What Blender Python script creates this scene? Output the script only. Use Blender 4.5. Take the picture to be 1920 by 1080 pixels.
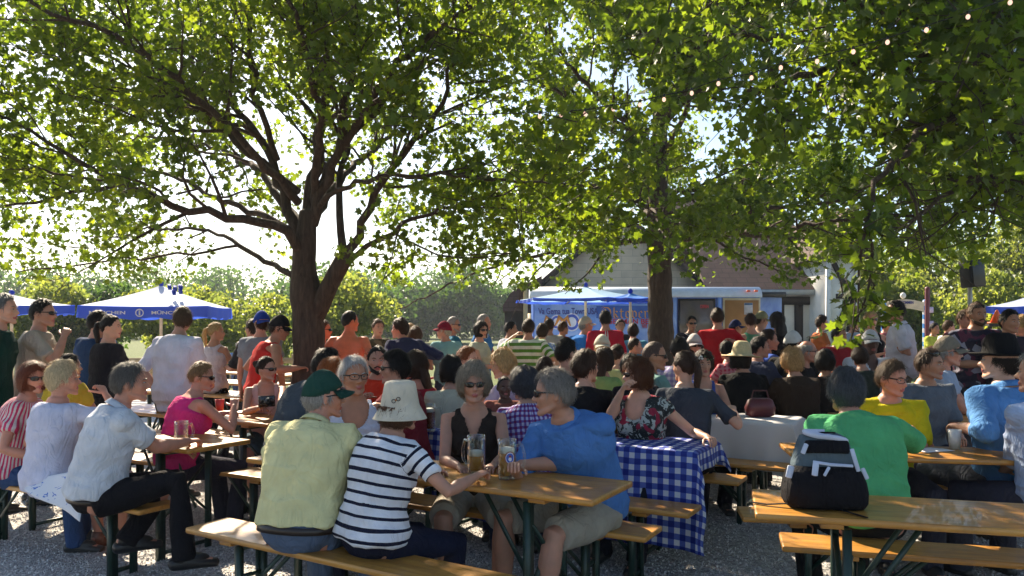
import bpy, math, random
import numpy as np
from mathutils import Vector, Matrix
random.seed(7); RS = np.random.RandomState(11)
for o in list(bpy.data.objects): bpy.data.objects.remove(o)
S = bpy.context.scene; COL = S.collection
# ---------------------------------------------------------------- camera, sky, sun
F, HC, Y0 = 1450.0, 1.55, 608.0
cd = bpy.data.cameras.new('camera'); cam = bpy.data.objects.new('camera', cd); COL.objects.link(cam)
cam.location = (0, 0, HC); cam.rotation_euler = (math.radians(90), 0, 0)
cd.sensor_width = 36; cd.lens = 36*F/1920; cd.shift_y = (Y0-540)/1920; cd.clip_start = .05; cd.clip_end = 2000
S.camera = cam
SUN_AZ, SUN_EL = math.radians(-27), math.radians(36)
w = bpy.data.worlds.new("World"); S.world = w; w.use_nodes = True
wn = w.node_tree.nodes; wl = w.node_tree.links
sky = wn.new('ShaderNodeTexSky'); sky.sky_type = 'NISHITA'; sky.sun_disc = False
sky.sun_elevation = SUN_EL; sky.sun_rotation = SUN_AZ; sky.air_density = 1.0; sky.dust_density = .9; sky.ozone_density = 1.2
wl.new(sky.outputs[0], wn['Background'].inputs[0]); wn['Background'].inputs[1].default_value = .066
sd = bpy.data.lights.new('sun', 'SUN'); so = bpy.data.objects.new('sun', sd); COL.objects.link(so)
sd.energy = 5; sd.angle = math.radians(.53); sd.color = (1, .85, .64)
sv = Vector((math.sin(SUN_AZ)*math.cos(SUN_EL), math.cos(SUN_AZ)*math.cos(SUN_EL), math.sin(SUN_EL)))
so.rotation_euler = sv.to_track_quat('Z', 'Y').to_euler(); so.location = (-5, 20, 15)
S.view_settings.view_transform = 'Standard'; S.view_settings.look = 'None'
S.view_settings.gamma = 1; S.view_settings.exposure = 1.65
S.render.engine = 'CYCLES'
try:
    S.cycles.max_bounces = 8; S.cycles.transparent_max_bounces = 8; S.cycles.use_denoising = True
    S.cycles.caustics_reflective = False; S.cycles.caustics_refractive = False
except Exception: pass

# ---------------------------------------------------------------- helpers
def A(*a): return np.array(a, float)
def unit(v): v = np.asarray(v, float); return v/(np.linalg.norm(v)+1e-12)
def WP(px, py, d): return A((px-960)/F*d, d, HC-(py-Y0)/F*d)
def GP(px, py, h=0):
    d = (HC-h)*F/(py-Y0); return A((px-960)/F*d, d, h)

def mk(name, v, faces, mats=(), mi=None, smooth=True, parent=None, attrs=None, loc=None):
    """faces: (n,k) array or list of such arrays"""
    if not isinstance(faces, list): faces = [faces]
    faces = [np.asarray(f, np.int64) for f in faces if len(f)]
    me = bpy.data.meshes.new(name)
    v = np.asarray(v, np.float32)
    nl = sum(f.size for f in faces); nf = sum(len(f) for f in faces)
    me.vertices.add(len(v)); me.loops.add(nl); me.polygons.add(nf)
    me.vertices.foreach_set('co', v.ravel())
    me.loops.foreach_set('vertex_index', np.concatenate([f.ravel() for f in faces]).astype(np.int32))
    tot = np.concatenate([np.full(len(f), f.shape[1]) for f in faces]).astype(np.int32)
    st = np.concatenate([[0], np.cumsum(tot)[:-1]]).astype(np.int32)
    me.polygons.foreach_set('loop_start', st); me.polygons.foreach_set('loop_total', tot)
    if mi is not None: me.polygons.foreach_set('material_index', np.asarray(mi, np.int32))
    me.polygons.foreach_set('use_smooth', np.full(nf, smooth, bool))
    for m in (mats if isinstance(mats, (list, tuple)) else [mats]): me.materials.append(m)
    if attrs:
        for k, a in attrs.items():
            at = me.attributes.new(k, 'FLOAT_VECTOR', 'POINT'); at.data.foreach_set('vector', np.asarray(a, np.float32).ravel())
    me.update(); me.validate()
    o = bpy.data.objects.new(name, me); COL.objects.link(o)
    if parent is not None: o.parent = parent
    if loc is not None: o.location = loc
    return o

class Geo:
    def __init__(s): s.v = []; s.q = []; s.t = []; s.n = 0; s.qm = []; s.tm = []
    def add(s, v, q=None, t=None, m=0):
        v = np.asarray(v, float)
        if q is not None and len(q): s.q.append(np.asarray(q)+s.n); s.qm.append(np.full(len(q), m))
        if t is not None and len(t): s.t.append(np.asarray(t)+s.n); s.tm.append(np.full(len(t), m))
        s.v.append(v); s.n += len(v); return s
    def V(s): return np.concatenate(s.v) if s.v else np.zeros((0, 3))
    def faces(s):
        r = []
        if s.q: r.append(np.concatenate(s.q))
        if s.t: r.append(np.concatenate(s.t))
        return r
    def mi(s): return np.concatenate(s.qm+s.tm)
    def xf(s, R, t=(0, 0, 0)): s.v = [v@np.asarray(R).T+np.asarray(t) for v in s.v]; return s
    def merge(s, g, m=None):
        for v in [g.V()]: pass
        fs = g.faces(); v = g.V(); k = s.n
        s.v.append(v); s.n += len(v)
        if g.q: s.q.append(np.concatenate(g.q)+k); s.qm.append(np.concatenate(g.qm) if m is None else np.full(sum(map(len, g.q)), m))
        if g.t: s.t.append(np.concatenate(g.t)+k); s.tm.append(np.concatenate(g.tm) if m is None else np.full(sum(map(len, g.t)), m))
        return s
    def obj(s, name, mats, parent=None, smooth=True, **k):
        return mk(name, s.V(), s.faces(), mats, s.mi(), smooth, parent, **k)
    # primitives
    def rings(s, R, m=0, cap=True):
        """R: (k,n,3) rings"""
        R = np.asarray(R); k, n, _ = R.shape
        i = np.arange(k-1)[:, None]*n; j = np.arange(n)[None, :]; j2 = (j+1) % n
        q = np.stack([i+j, i+j2, i+n+j2, i+n+j], -1).reshape(-1, 4)
        v = R.reshape(-1, 3); t = None
        if cap:
            c0 = R[0].mean(0); c1 = R[-1].mean(0); v = np.vstack([v, c0, c1]); a = np.arange(n); b = (a+1) % n
            t = np.vstack([np.stack([b, a, np.full(n, k*n)], -1), np.stack([(k-1)*n+a, (k-1)*n+b, np.full(n, k*n+1)], -1)])
        return s.add(v, q, t, m)
    def tube(s, pts, rad, n=10, up=(0, 0, 1), m=0, cap=.8):
        pts = np.asarray(pts, float); k = len(pts)
        rad = [(r, r) if np.isscalar(r) else r for r in (rad if hasattr(rad, '__len__') else [rad]*k)]
        T = np.gradient(pts, axis=0); u = None; R = []; a = np.arange(n)*2*math.pi/n; fr = []
        for i in range(k):
            t = unit(T[i])
            b = np.asarray(up, float) if u is None else u
            u = b-t*(b@t)
            if np.linalg.norm(u) < 1e-3: u = A(1, .2, .1)-t*(A(1, .2, .1)@t)
            u = unit(u); fr.append((t, u, np.cross(t, u)))
        def ring(i, off, sc):
            t, u, w_ = fr[i]; rx, ry = rad[i]
            return pts[i]+t*off+(np.outer(np.cos(a), u)*rx+np.outer(np.sin(a), w_)*ry)*sc
        r0 = min(rad[0])*cap; r1 = min(rad[-1])*cap
        for ph in (75, 45, 20): R.append(ring(0, -r0*math.sin(math.radians(ph)), math.cos(math.radians(ph))))
        for i in range(k): R.append(ring(i, 0, 1))
        for ph in (20, 45, 75): R.append(ring(k-1, r1*math.sin(math.radians(ph)), math.cos(math.radians(ph))))
        return s.rings(R, m)
    def ell(s, c, r, R=None, nu=12, nv=8, m=0):
        ph = np.linspace(-math.pi/2, math.pi/2, nv+1)[1:-1]; a = np.arange(nu)*2*math.pi/nu
        P = np.stack([np.outer(np.cos(ph), np.cos(a))*r[0], np.outer(np.cos(ph), np.sin(a))*r[1], np.outer(np.sin(ph), np.ones(nu))*r[2]], -1)
        P = np.concatenate([P, ], 0)
        if R is not None: P = P@np.asarray(R).T
        k = len(P); g = P+np.asarray(c); pole = A(0, 0, r[2]);
        if R is not None: pole = np.asarray(R)@pole
        v = np.vstack([g.reshape(-1, 3), np.asarray(c)-pole, np.asarray(c)+pole]); n = nu
        i = np.arange(k-1)[:, None]*n; j = np.arange(n)[None, :]; j2 = (j+1) % n
        q = np.stack([i+j, i+j2, i+n+j2, i+n+j], -1).reshape(-1, 4); aa = np.arange(n); b = (aa+1) % n
        t = np.vstack([np.stack([b, aa, np.full(n, k*n)], -1), np.stack([(k-1)*n+aa, (k-1)*n+b, np.full(n, k*n+1)], -1)])
        return s.add(v, q, t, m)
    def box(s, c, d, R=None, m=0, bev=0):
        x, y, z = A(*d)/2; b = min(bev, x*.9, y*.9, z*.9)
        if b <= 0:
            v = A(*[[sx*x, sy*y, sz*z] for sz in (-1, 1) for sx, sy in ((-1, -1), (1, -1), (1, 1), (-1, 1))])
            q = [(3, 2, 1, 0), (4, 5, 6, 7), (0, 1, 5, 4), (1, 2, 6, 5), (2, 3, 7, 6), (3, 0, 4, 7)]
            if R is not None: v = v@np.asarray(R).T
            return s.add(v+np.asarray(c), q, None, m)
        def loop(ix, iy, z_):
            pts = []
            for sx, sy, a0 in ((1, 1, 0), (-1, 1, 90), (-1, -1, 180), (1, -1, 270)):
                for a in (0, 45, 90):
                    pts.append((sx*(x-b)+math.cos(math.radians(a0+a))*ix, sy*(y-b)+math.sin(math.radians(a0+a))*iy, z_))
            return pts
        rs = [loop(b*.02, b*.02, -z), loop(b*.7, b*.7, -z+b*.0), loop(b, b, -z+b*.5), loop(b, b, z-b*.5), loop(b*.7, b*.7, z), loop(b*.02, b*.02, z)]
        v = np.array(rs)
        if R is not None: v = v@np.asarray(R).T
        return s.rings(v+np.asarray(c), m)
    def beam(s, p0, p1, wd, ht, up=(0, 0, 1), m=0):
        p0 = np.asarray(p0, float); p1 = np.asarray(p1, float); t = unit(p1-p0); u = np.asarray(up, float); u = u-t*(u@t)
        if np.linalg.norm(u) < 1e-3: u = A(1, 0, 0)-t*t[0]
        u = unit(u); x = np.cross(t, u); R = np.stack([t, x, u], 1)
        return s.box((p0+p1)/2, (np.linalg.norm(p1-p0), wd, ht), R, m)
    def lathe(s, prof, n=20, c=(0, 0, 0), sx=1, sy=1, m=0, cap=True):
        a = np.arange(n)*2*math.pi/n
        return s.rings([np.stack([np.cos(a)*r*sx+c[0], np.sin(a)*r*sy+c[1], np.full(n, z+c[2])], -1) for r, z in prof], m, cap)
    def prism(s, poly, y0, y1, m=0):
        """poly in (x,z), extruded along y"""
        p = np.asarray(poly, float); n = len(p)
        return s.rings([np.stack([p[:, 0], np.full(n, y0), p[:, 1]], -1), np.stack([p[:, 0], np.full(n, y1), p[:, 1]], -1)], m)

def tag(o, label=None, cat=None, group=None, kind=None):
    if label: o['label'] = label
    if cat: o['category'] = cat
    if group: o['group'] = group
    if kind: o['kind'] = kind
    return o
def empty(name, loc=(0, 0, 0), rz=0):
    o = bpy.data.objects.new(name, None); COL.objects.link(o); o.location = loc; o.rotation_euler = (0, 0, rz); return o
def copy_tree(o, parent=None):
    c = o.copy(); COL.objects.link(c); c.parent = parent
    for ch in list(o.children): copy_tree(ch, c)
    return c

# ---------------------------------------------------------------- materials
MC = {}
class NT:
    def __init__(s, name):
        s.m = bpy.data.materials.new(name); s.m.use_nodes = True; s.t = s.m.node_tree; s.n = s.t.nodes; s.l = s.t.links
        s.b = s.n['Principled BSDF']; s.out = s.n['Material Output']
    def node(s, typ, ins=None, **k):
        nd = s.n.new(typ)
        for a, b in k.items(): setattr(nd, a, b)
        for a, b in (ins or {}).items():
            if isinstance(b, bpy.types.NodeSocket): s.l.new(b, nd.inputs[a])
            else: nd.inputs[a].default_value = b
        return nd
    def link(s, a, b): s.l.new(a, b)
    def coord(s, kind='Object'): return s.node('ShaderNodeTexCoord').outputs[kind]
    def noise(s, vec, sc, det=3, rough=.5, dist=0):
        nd = s.node('ShaderNodeTexNoise', {'Scale': sc, 'Detail': det, 'Roughness': rough, 'Distortion': dist}); s.link(vec, nd.inputs['Vector']); return nd.outputs[0]
    def ramp(s, fac, *stops):
        r = s.node('ShaderNodeValToRGB'); s.link(fac, r.inputs[0]); cr = r.color_ramp
        while len(cr.elements) < len(stops): cr.elements.new(.5)
        for e, (p, c) in zip(cr.elements, stops): e.position = p; e.color = (*c, 1)
        return r.outputs[0]
    def mix(s, fac, a, b, typ='MIX'):
        nd = s.node('ShaderNodeMix', data_type='RGBA', blend_type=typ)
        for i, x in ((0, fac), (6, a), (7, b)):
            if isinstance(x, bpy.types.NodeSocket): s.link(x, nd.inputs[i])
            else: nd.inputs[i].default_value = x if i == 0 else (*x[:3], 1)
        return nd.outputs[2]
    def math(s, op, a, b=0.0, clamp=False):
        nd = s.node('ShaderNodeMath', operation=op, use_clamp=clamp)
        for i, x in enumerate((a, b)):
            if isinstance(x, bpy.types.NodeSocket): s.link(x, nd.inputs[i])
            else: nd.inputs[i].default_value = x
        return nd.outputs[0]
    def base(s, c):
        if isinstance(c, bpy.types.NodeSocket): s.link(c, s.b.inputs['Base Color'])
        else: s.b.inputs['Base Color'].default_value = (*c, 1)
    def bump(s, h, st=.3, d=.01):
        bn = s.node('ShaderNodeBump', {'Strength': st, 'Distance': d}); s.link(h, bn.inputs['Height']); s.link(bn.outputs[0], s.b.inputs['Normal'])
    def set(s, **k):
        for a, b in k.items():
            a = a.replace('_', ' ')
            if a in s.b.inputs: s.b.inputs[a].default_value = b
def plain(name, c, rough=.6, metal=0, var=.15, sc=8, bump=0):
    if name in MC: return MC[name]
    n = NT(name); f = n.noise(n.coord(), sc, 4)
    n.base(n.ramp(f, (.3, tuple(x*(1-var) for x in c)), (.7, tuple(min(1, x*(1+var)) for x in c))))
    n.set(Roughness=rough, Metallic=metal)
    if bump: n.bump(f, bump)
    MC[name] = n.m; return n.m
def cloth(c, pat=None, c2=(.02, .02, .03), sc=1., c3=None):
    key = ('cloth', c, pat, c2, sc, c3)
    if key in MC: return MC[key]
    n = NT('cloth'); v = n.coord()
    at = n.node('ShaderNodeAttribute', attribute_name='pat').outputs['Vector']
    sp = n.node('ShaderNodeSeparateXYZ'); n.link(at, sp.inputs[0]); pu, pv = sp.outputs[0], sp.outputs[1]
    tone = n.ramp(n.noise(v, 9, 4), (.3, (.86,)*3), (.7, (1.1,)*3))
    def stripes(x, period, duty):
        w1 = n.math('ADD', x, n.math('MULTIPLY', n.noise(v, 7, 2), .012)); fr = n.math('FRACT', n.math('DIVIDE', w1, period)); return n.math('LESS_THAN', fr, duty)
    if pat == 'h': col = n.mix(stripes(pv, sc, .30), c, c2)
    elif pat == 'hw': col = n.mix(stripes(pv, sc, .5), c, c2)
    elif pat == 'v': col = n.mix(stripes(pu, sc, .5), c, c2)
    elif pat == 'vc': col = n.mix(n.math('LESS_THAN', n.math('ABSOLUTE', n.math('SUBTRACT', n.math('ABSOLUTE', pu), .534)), .03), c, c2)
    elif pat == 'plaid':
        a = n.math('MULTIPLY', stripes(pu, sc, .5), .5); b = n.math('MULTIPLY', stripes(pv, sc, .5), .5)
        col = n.ramp(n.math('ADD', a, b), (.0, c), (.35, c3 or c2), (.8, c2))
        n.n[-1]; 
    elif pat in ('floral', 'camo'):
        vo = n.node('ShaderNodeTexVoronoi', {'Scale': sc}); n.link(v, vo.inputs['Vector']); vv = vo.outputs['Color']
        s2 = n.node('ShaderNodeSeparateColor'); n.link(vv, s2.inputs[0]); nz = n.noise(v, sc*.8, 3, .6, 1.2)
        col = n.mix(n.math('GREATER_THAN', nz, .53), c, c2)
        if c3: col = n.mix(n.math('GREATER_THAN', s2.outputs[0], .72), col, c3)
    else: col = n.mix(0.0, c, c)
    col = n.mix(1.0, col, tone, 'MULTIPLY'); n.base(col); n.set(Roughness=.9, Specular_IOR_Level=.15)
    if 'Sheen Weight' in n.b.inputs: n.b.inputs['Sheen Weight'].default_value = .0
    mp = n.node('ShaderNodeMapping', {'Scale': (1.5, 1.5, .7), 'Rotation': (.4, .3, 0)}); n.link(v, mp.inputs[0]); cr = n.math('ABSOLUTE', n.math('SUBTRACT', n.noise(mp.outputs[0], 7.5, 2, .5, 1.6), .5))
    n.bump(n.math('ADD', n.math('MULTIPLY', n.math('MINIMUM', cr, .12), 3.2), n.math('MULTIPLY', n.noise(v, 22, 4, .55, .8), .5)), .6, .018)
    tr = n.node('ShaderNodeBsdfTranslucent'); n.link(col, tr.inputs[0])
    ms = n.node('ShaderNodeMixShader', {0: .12}); n.link(n.b.outputs[0], ms.inputs[1]); n.link(tr.outputs[0], ms.inputs[2]); n.link(ms.outputs[0], n.out.inputs[0])
    MC[key] = n.m; return n.m
def skin(c):
    key = ('skin', c)
    if key in MC: return MC[key]
    n = NT('skin'); v = n.coord()
    n.base(n.ramp(n.noise(v, 16, 4), (.3, tuple(x*.86 for x in c)), (.7, (min(1, c[0]*1.12), c[1]*1.02, c[2]*1.0))))
    n.set(Roughness=.5, Specular_IOR_Level=.35); n.bump(n.noise(v, 60, 3), .12, .004)
    if 'Subsurface Weight' in n.b.inputs:
        n.b.inputs['Subsurface Weight'].default_value = .12; n.b.inputs['Subsurface Radius'].default_value = (.02, .008, .004); n.b.inputs['Subsurface Scale'].default_value = .5
    MC[key] = n.m; return n.m
def hairm(c):
    key = ('hair', c)
    if key in MC: return MC[key]
    n = NT('hair'); v = n.coord(); g = n.node('ShaderNodeNewGeometry').outputs['Random Per Island']
    mp = n.node('ShaderNodeMapping', {'Scale': (1., 1., .22)}); n.link(v, mp.inputs[0])
    n.base(n.mix(.35, n.ramp(n.noise(mp.outputs[0], 130, 3, .6), (.35, tuple(x*.35 for x in c)), (.65, tuple(min(1, x*1.7) for x in c))), n.ramp(g, (0, tuple(x*.6 for x in c)), (1, tuple(min(1, x*1.5) for x in c)))))
    n.set(Roughness=.5, Specular_IOR_Level=.25); n.bump(n.noise(mp.outputs[0], 150, 3), .9, .008)
    tr = n.node('ShaderNodeBsdfTranslucent'); tr.inputs[0].default_value = (*[min(1, x*1.6) for x in c], 1)
    ms = n.node('ShaderNodeMixShader', {0: .25}); n.link(n.b.outputs[0], ms.inputs[1]); n.link(tr.outputs[0], ms.inputs[2]); n.link(ms.outputs[0], n.out.inputs[0])
    MC[key] = n.m; return n.m
SK = {'l': (.56, .32, .22), 'm': (.44, .24, .165), 't': (.40, .20, .12), 'r': (.52, .25, .17), 'd': (.10, .05, .035)}
LIP = plain('lips', (.36, .10, .09), .4); EYEW = plain('eye_white', (.42, .38, .35), .2, var=.02); IRIS = plain('iris', (.04, .025, .015), .1)
BLK = plain('black_plastic', (.008, .008, .009), .12, var=.02)
# ---------------------------------------------------------------- people
def rotz(a): c, s_ = math.cos(a), math.sin(a); return A([c, -s_, 0], [s_, c, 0], [0, 0, 1])
def rotx(a): c, s_ = math.cos(a), math.sin(a); return A([1, 0, 0], [0, c, -s_], [0, s_, c])
def roty(a): c, s_ = math.cos(a), math.sin(a); return A([c, 0, s_], [0, 1, 0], [-s_, 0, c])
def sm(x, a, b): t = np.clip((np.asarray(x, float)-a)/(b-a), 0, 1); return t*t*(3-2*t)
def headpos(D):
    x, y, z = D[..., 0], D[..., 1], D[..., 2]
    t = np.clip(-z, 0, 1); f = sm(y, -.1, .5)
    X = .075*x*(1-.30*t**1.6); Y = .097*y*(1-.38*t*(1-f))+.010*t*f; Z = .117*z*(1-.12*(1-f)*t)
    X = X*(1+.05*(y < 0)*(1-t)); return np.stack([X, Y, Z], -1)
def dirgrid(nu, nv):
    ph = np.linspace(-math.pi/2+.06, math.pi/2-.06, nv); a = np.arange(nu)*2*math.pi/nu
    return np.stack([np.outer(np.cos(ph), np.sin(a)), np.outer(np.cos(ph), np.cos(a)), np.outer(np.sin(ph), np.ones(nu))], -1), np.broadcast_to(np.degrees(np.abs((a+math.pi) % (2*math.pi)-math.pi)), (nv, nu)), np.broadcast_to(np.degrees(ph)[:, None], (nv, nu))
def wnoise(P, f, seed=0):
    r = np.random.RandomState(seed); out = 0
    for i in range(5):
        k = r.normal(size=3); k = k/np.linalg.norm(k)*f*(.7+.25*i); q = P@k+r.rand()*9
        out = out+np.sin(q+1.3*np.sin(P@(r.normal(size=3)*f*.4)+i))/(1+.25*i)
    return out/3.3
HL = {  # hairline elevation by |azimuth|
 'short': ([0, 30, 55, 68, 78, 92, 105, 125, 180], [44, 42, 30, 14, -3, 6, 0, -28, -36], .011, 0),
 'buzz': ([0, 30, 55, 68, 78, 92, 105, 125, 180], [46, 44, 32, 10, -8, 6, 0, -26, -34], .006, 0),
 'full': ([0, 30, 55, 68, 78, 92, 105, 125, 180], [38, 36, 26, 8, -6, -2, -12, -38, -42], .021, .1),
 'fringe': ([0, 30, 55, 68, 78, 92, 105, 125, 180], [60, 58, 36, 10, -12, 6, 0, -28, -36], .010, 0),
 'bob': ([0, 30, 52, 68, 80, 92, 120, 180], [36, 30, 12, -20, -54, -60, -58, -52], .025, .85),
 'fluffy': ([0, 30, 52, 66, 76, 90, 120, 180], [32, 28, 12, -12, -32, -34, -46, -50], .029, .5),
 'curly': ([0, 30, 50, 62, 72, 90, 120, 180], [36, 32, 16, -12, -26, -24, -44, -50], .032, .4),
 'tied': ([0, 30, 55, 68, 80, 92, 105, 125, 180], [44, 40, 28, 8, 0, 4, 2, -22, -30], .014, 0),
 'long': ([0, 30, 52, 68, 80, 92, 120, 180], [40, 34, 14, -20, -56, -62, -64, -60], .026, .9),
}
def hair_geo(style, R, sd, near, hat=None):
    g = Geo(); base = {'ponytail': 'tied', 'bun': 'tied', 'bald': 'fringe'}.get(style, style)
    xs, ys, th, cyl = HL[base]; nu, nv = (64, 40) if near else (36, 24)
    D, az, el = dirgrid(nu, nv); lim = np.interp(az, xs, ys)
    jag = wnoise(D*1., 14, sd)*4; m = sm(el+jag, lim-5, lim+6)
    if style in ('bald', ): m = m*(1-sm(el, 34, 44))
    if hat: m = m*(1-sm(el, 2, 12))
    P = headpos(D); h = np.maximum(np.hypot(D[..., 0], D[..., 1]), .15); Pc = P.copy()
    Pc[..., 0] = .080*D[..., 0]/h; Pc[..., 1] = .094*D[..., 1]/h
    k = (cyl*sm(-D[..., 2], -.05, .5))[..., None]; P = P*(1-k)+Pc*k
    tt = th*(1+.34*wnoise(P, 60, sd)+.38*wnoise(P*A(1, 1, .35), 190, sd+1)); tt = tt*(1+.35*sm(el, 20, 80)*(style in ('short', 'full', 'fluffy')))
    n_ = P/np.linalg.norm(P, axis=-1, keepdims=True); Q = P+n_*(tt*m-.010*(1-m))[..., None]
    g.rings(Q)
    Z = lambda pts, rad, n=12: g.tube(pts, rad, n, up=(1, 0, 0))
    if style == 'ponytail': Z([(0, -.095, .045), (0, -.135, .03), (0, -.15, -.04), (0, -.135, -.13), (.01, -.13, -.2)], [.018, .026, .032, .026, .01])
    if style == 'bun': g.ell((0, -.115, .045), (.042, .034, .04), nu=16, nv=12); g.ell((.012, -.13, .055), (.03, .025, .028))
    if style == 'long': Z([(0, -.04, .0), (0, -.085, -.1), (0, -.11, -.2), (0, -.12, -.32)], [(.085, .06), (.10, .045), (.095, .04), (.05, .02)], 16)
    N = 1900 if near else 420
    if style == 'buzz': N //= 3
    idx = np.where((m > .45).ravel())[0]
    if len(idx):
        wgt = np.cos(np.radians(el)).ravel()[idx]; pk = RS.choice(idx, N, p=wgt/wgt.sum())
        p0 = Q.reshape(-1, 3)[pk]+RS.normal(size=(N, 3))*.003; nn = n_.reshape(-1, 3)[pk]
        flow = np.stack([nn[:, 0]*.8, nn[:, 1]*.9-.15, np.full(N, -.75)], -1)+RS.normal(size=(N, 3))*(.9 if style in ('curly', 'fluffy') else .35)
        if style in ('ponytail', 'bun'): flow = A(0, -.11, .04)-p0+RS.normal(size=(N, 3))*.03
        t0 = flow-nn*(flow*nn).sum(1, keepdims=True); t0 /= np.linalg.norm(t0, axis=1, keepdims=True)+1e-9
        L = (.022+.035*RS.rand(N, 1))*(1.6 if cyl > .3 else 1.0 if style != 'buzz' else .3); sd_ = np.cross(nn, t0)*(.0016 if near else .0028)
        rows = []
        for kk in (0, .33, .66, 1.):
            lift = (.001+.014*kk*RS.rand(N, 1)**1.5) if style != 'buzz' else .001
            c = p0+t0*L*kk+nn*(lift-(L*kk)**2/.2); rows += [c-sd_*(1-.8*kk), c+sd_*(1-.8*kk)]
        v = np.stack(rows, 1).reshape(-1, 3); b = np.arange(N)[:, None]*8
        q = np.concatenate([b+A(0, 1, 3, 2).astype(int)+2*i for i in range(3)])
        g.add(v, q.reshape(-1, 4))
    return g
def hat_geo(kind, sd):
    g = Geo()
    if kind in ('cap', 'bcap', 'flat'):
        D, az, el = dirgrid(40, 26); lim = np.interp(az, [0, 60, 100, 180], [24, 16, 4, -6])
        if kind == 'flat': lim = lim+4
        m = sm(el, lim-4, lim+3); P = headpos(D)*1.0; n_ = P/np.linalg.norm(P, axis=-1, keepdims=True)
        Q = P+n_*((.018+.012*sm(el, 30, 90))*m-.03*(1-m))[..., None]; g.rings(Q)
        a = np.radians(np.linspace(-68, 68, 13)); rs = []
        for z0 in (0, -.004):
            for r in (.0, .35, .7, 1.):
                rs.append(np.stack([np.sin(a)*(.080+.012*r), (.075+.02)*np.cos(a)+(.075*r)*np.cos(a)**.7, .040+z0-.018*r-.10*(np.sin(a)**2)*.25*(.3+r)], -1))
        v = np.array(rs); n = 13
        def sheet(k0, k1, fl):
            q = [(k0*n+i, k0*n+i+1, k1*n+i+1, k1*n+i) for i in range(n-1)]; return [x[::-1] for x in q] if fl else q
        q = []
        for k in range(3): q += sheet(k, k+1, 0)+sheet(4+k, 5+k, 1)
        q += sheet(3, 7, 0)+sheet(0, 4, 1); g.add(v.reshape(-1, 3), q)
        g.ell((0, 0, .142), (.009, .009, .005))
        if kind == 'bcap': g.xf(rotz(math.pi))
    elif kind == 'bucket':
        g.lathe([(.0, .162), (.05, .162), (.078, .155), (.086, .140), (.098, .07), (.108, .02), (.126, -.014), (.148, -.055), (.150, -.058), (.147, -.060), (.122, -.020), (.100, .010), (.09, .06), (.0, .10)], 32, sx=.93, sy=1.05)
    elif kind in ('straw', 'felt'):
        w_ = .19 if kind == 'straw' else .16
        g.lathe([(.0, .165), (.04, .17), (.070, .155), (.088, .10), (.096, .045), (w_*.75, .036), (w_, .045), (w_, .040), (w_*.75, .03), (.09, .036), (.0, .08)], 32, sx=.95, sy=1.08)
        v = g.v[-1]; v[:, 2] += .10*(v[:, 0]**2)*sm(np.hypot(v[:, 0], v[:, 1]), .1, .18)*10*.12; v[:, 2] -= .9*np.maximum(0, np.hypot(v[:, 0], v[:, 1])-.1)*(.3 if kind == 'straw' else 0)
    elif kind == 'visor':
        g.lathe([(.088, .03), (.09, .06), (.086, .06), (.084, .03)], 28, sx=.95, sy=1.08)
    return g
def ik(a, b, l1, l2, hint):
    d = b-a; L = np.linalg.norm(d); Lm = (l1+l2)*.995
    if L > Lm: b = a+d/L*Lm; d = b-a; L = Lm
    L = max(L, abs(l1-l2)+.02)
    x = (l1*l1-l2*l2+L*L)/(2*L); h = math.sqrt(max(l1*l1-x*x, 0)); t = d/np.linalg.norm(d); p = hint-a; p = p-t*(p@t); return a+t*x+unit(p)*h, b
JOBS = []
def shade(c, f): return tuple(x*f for x in c)
PEOPLE = []; HEADS = []; CTX = {}
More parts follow.
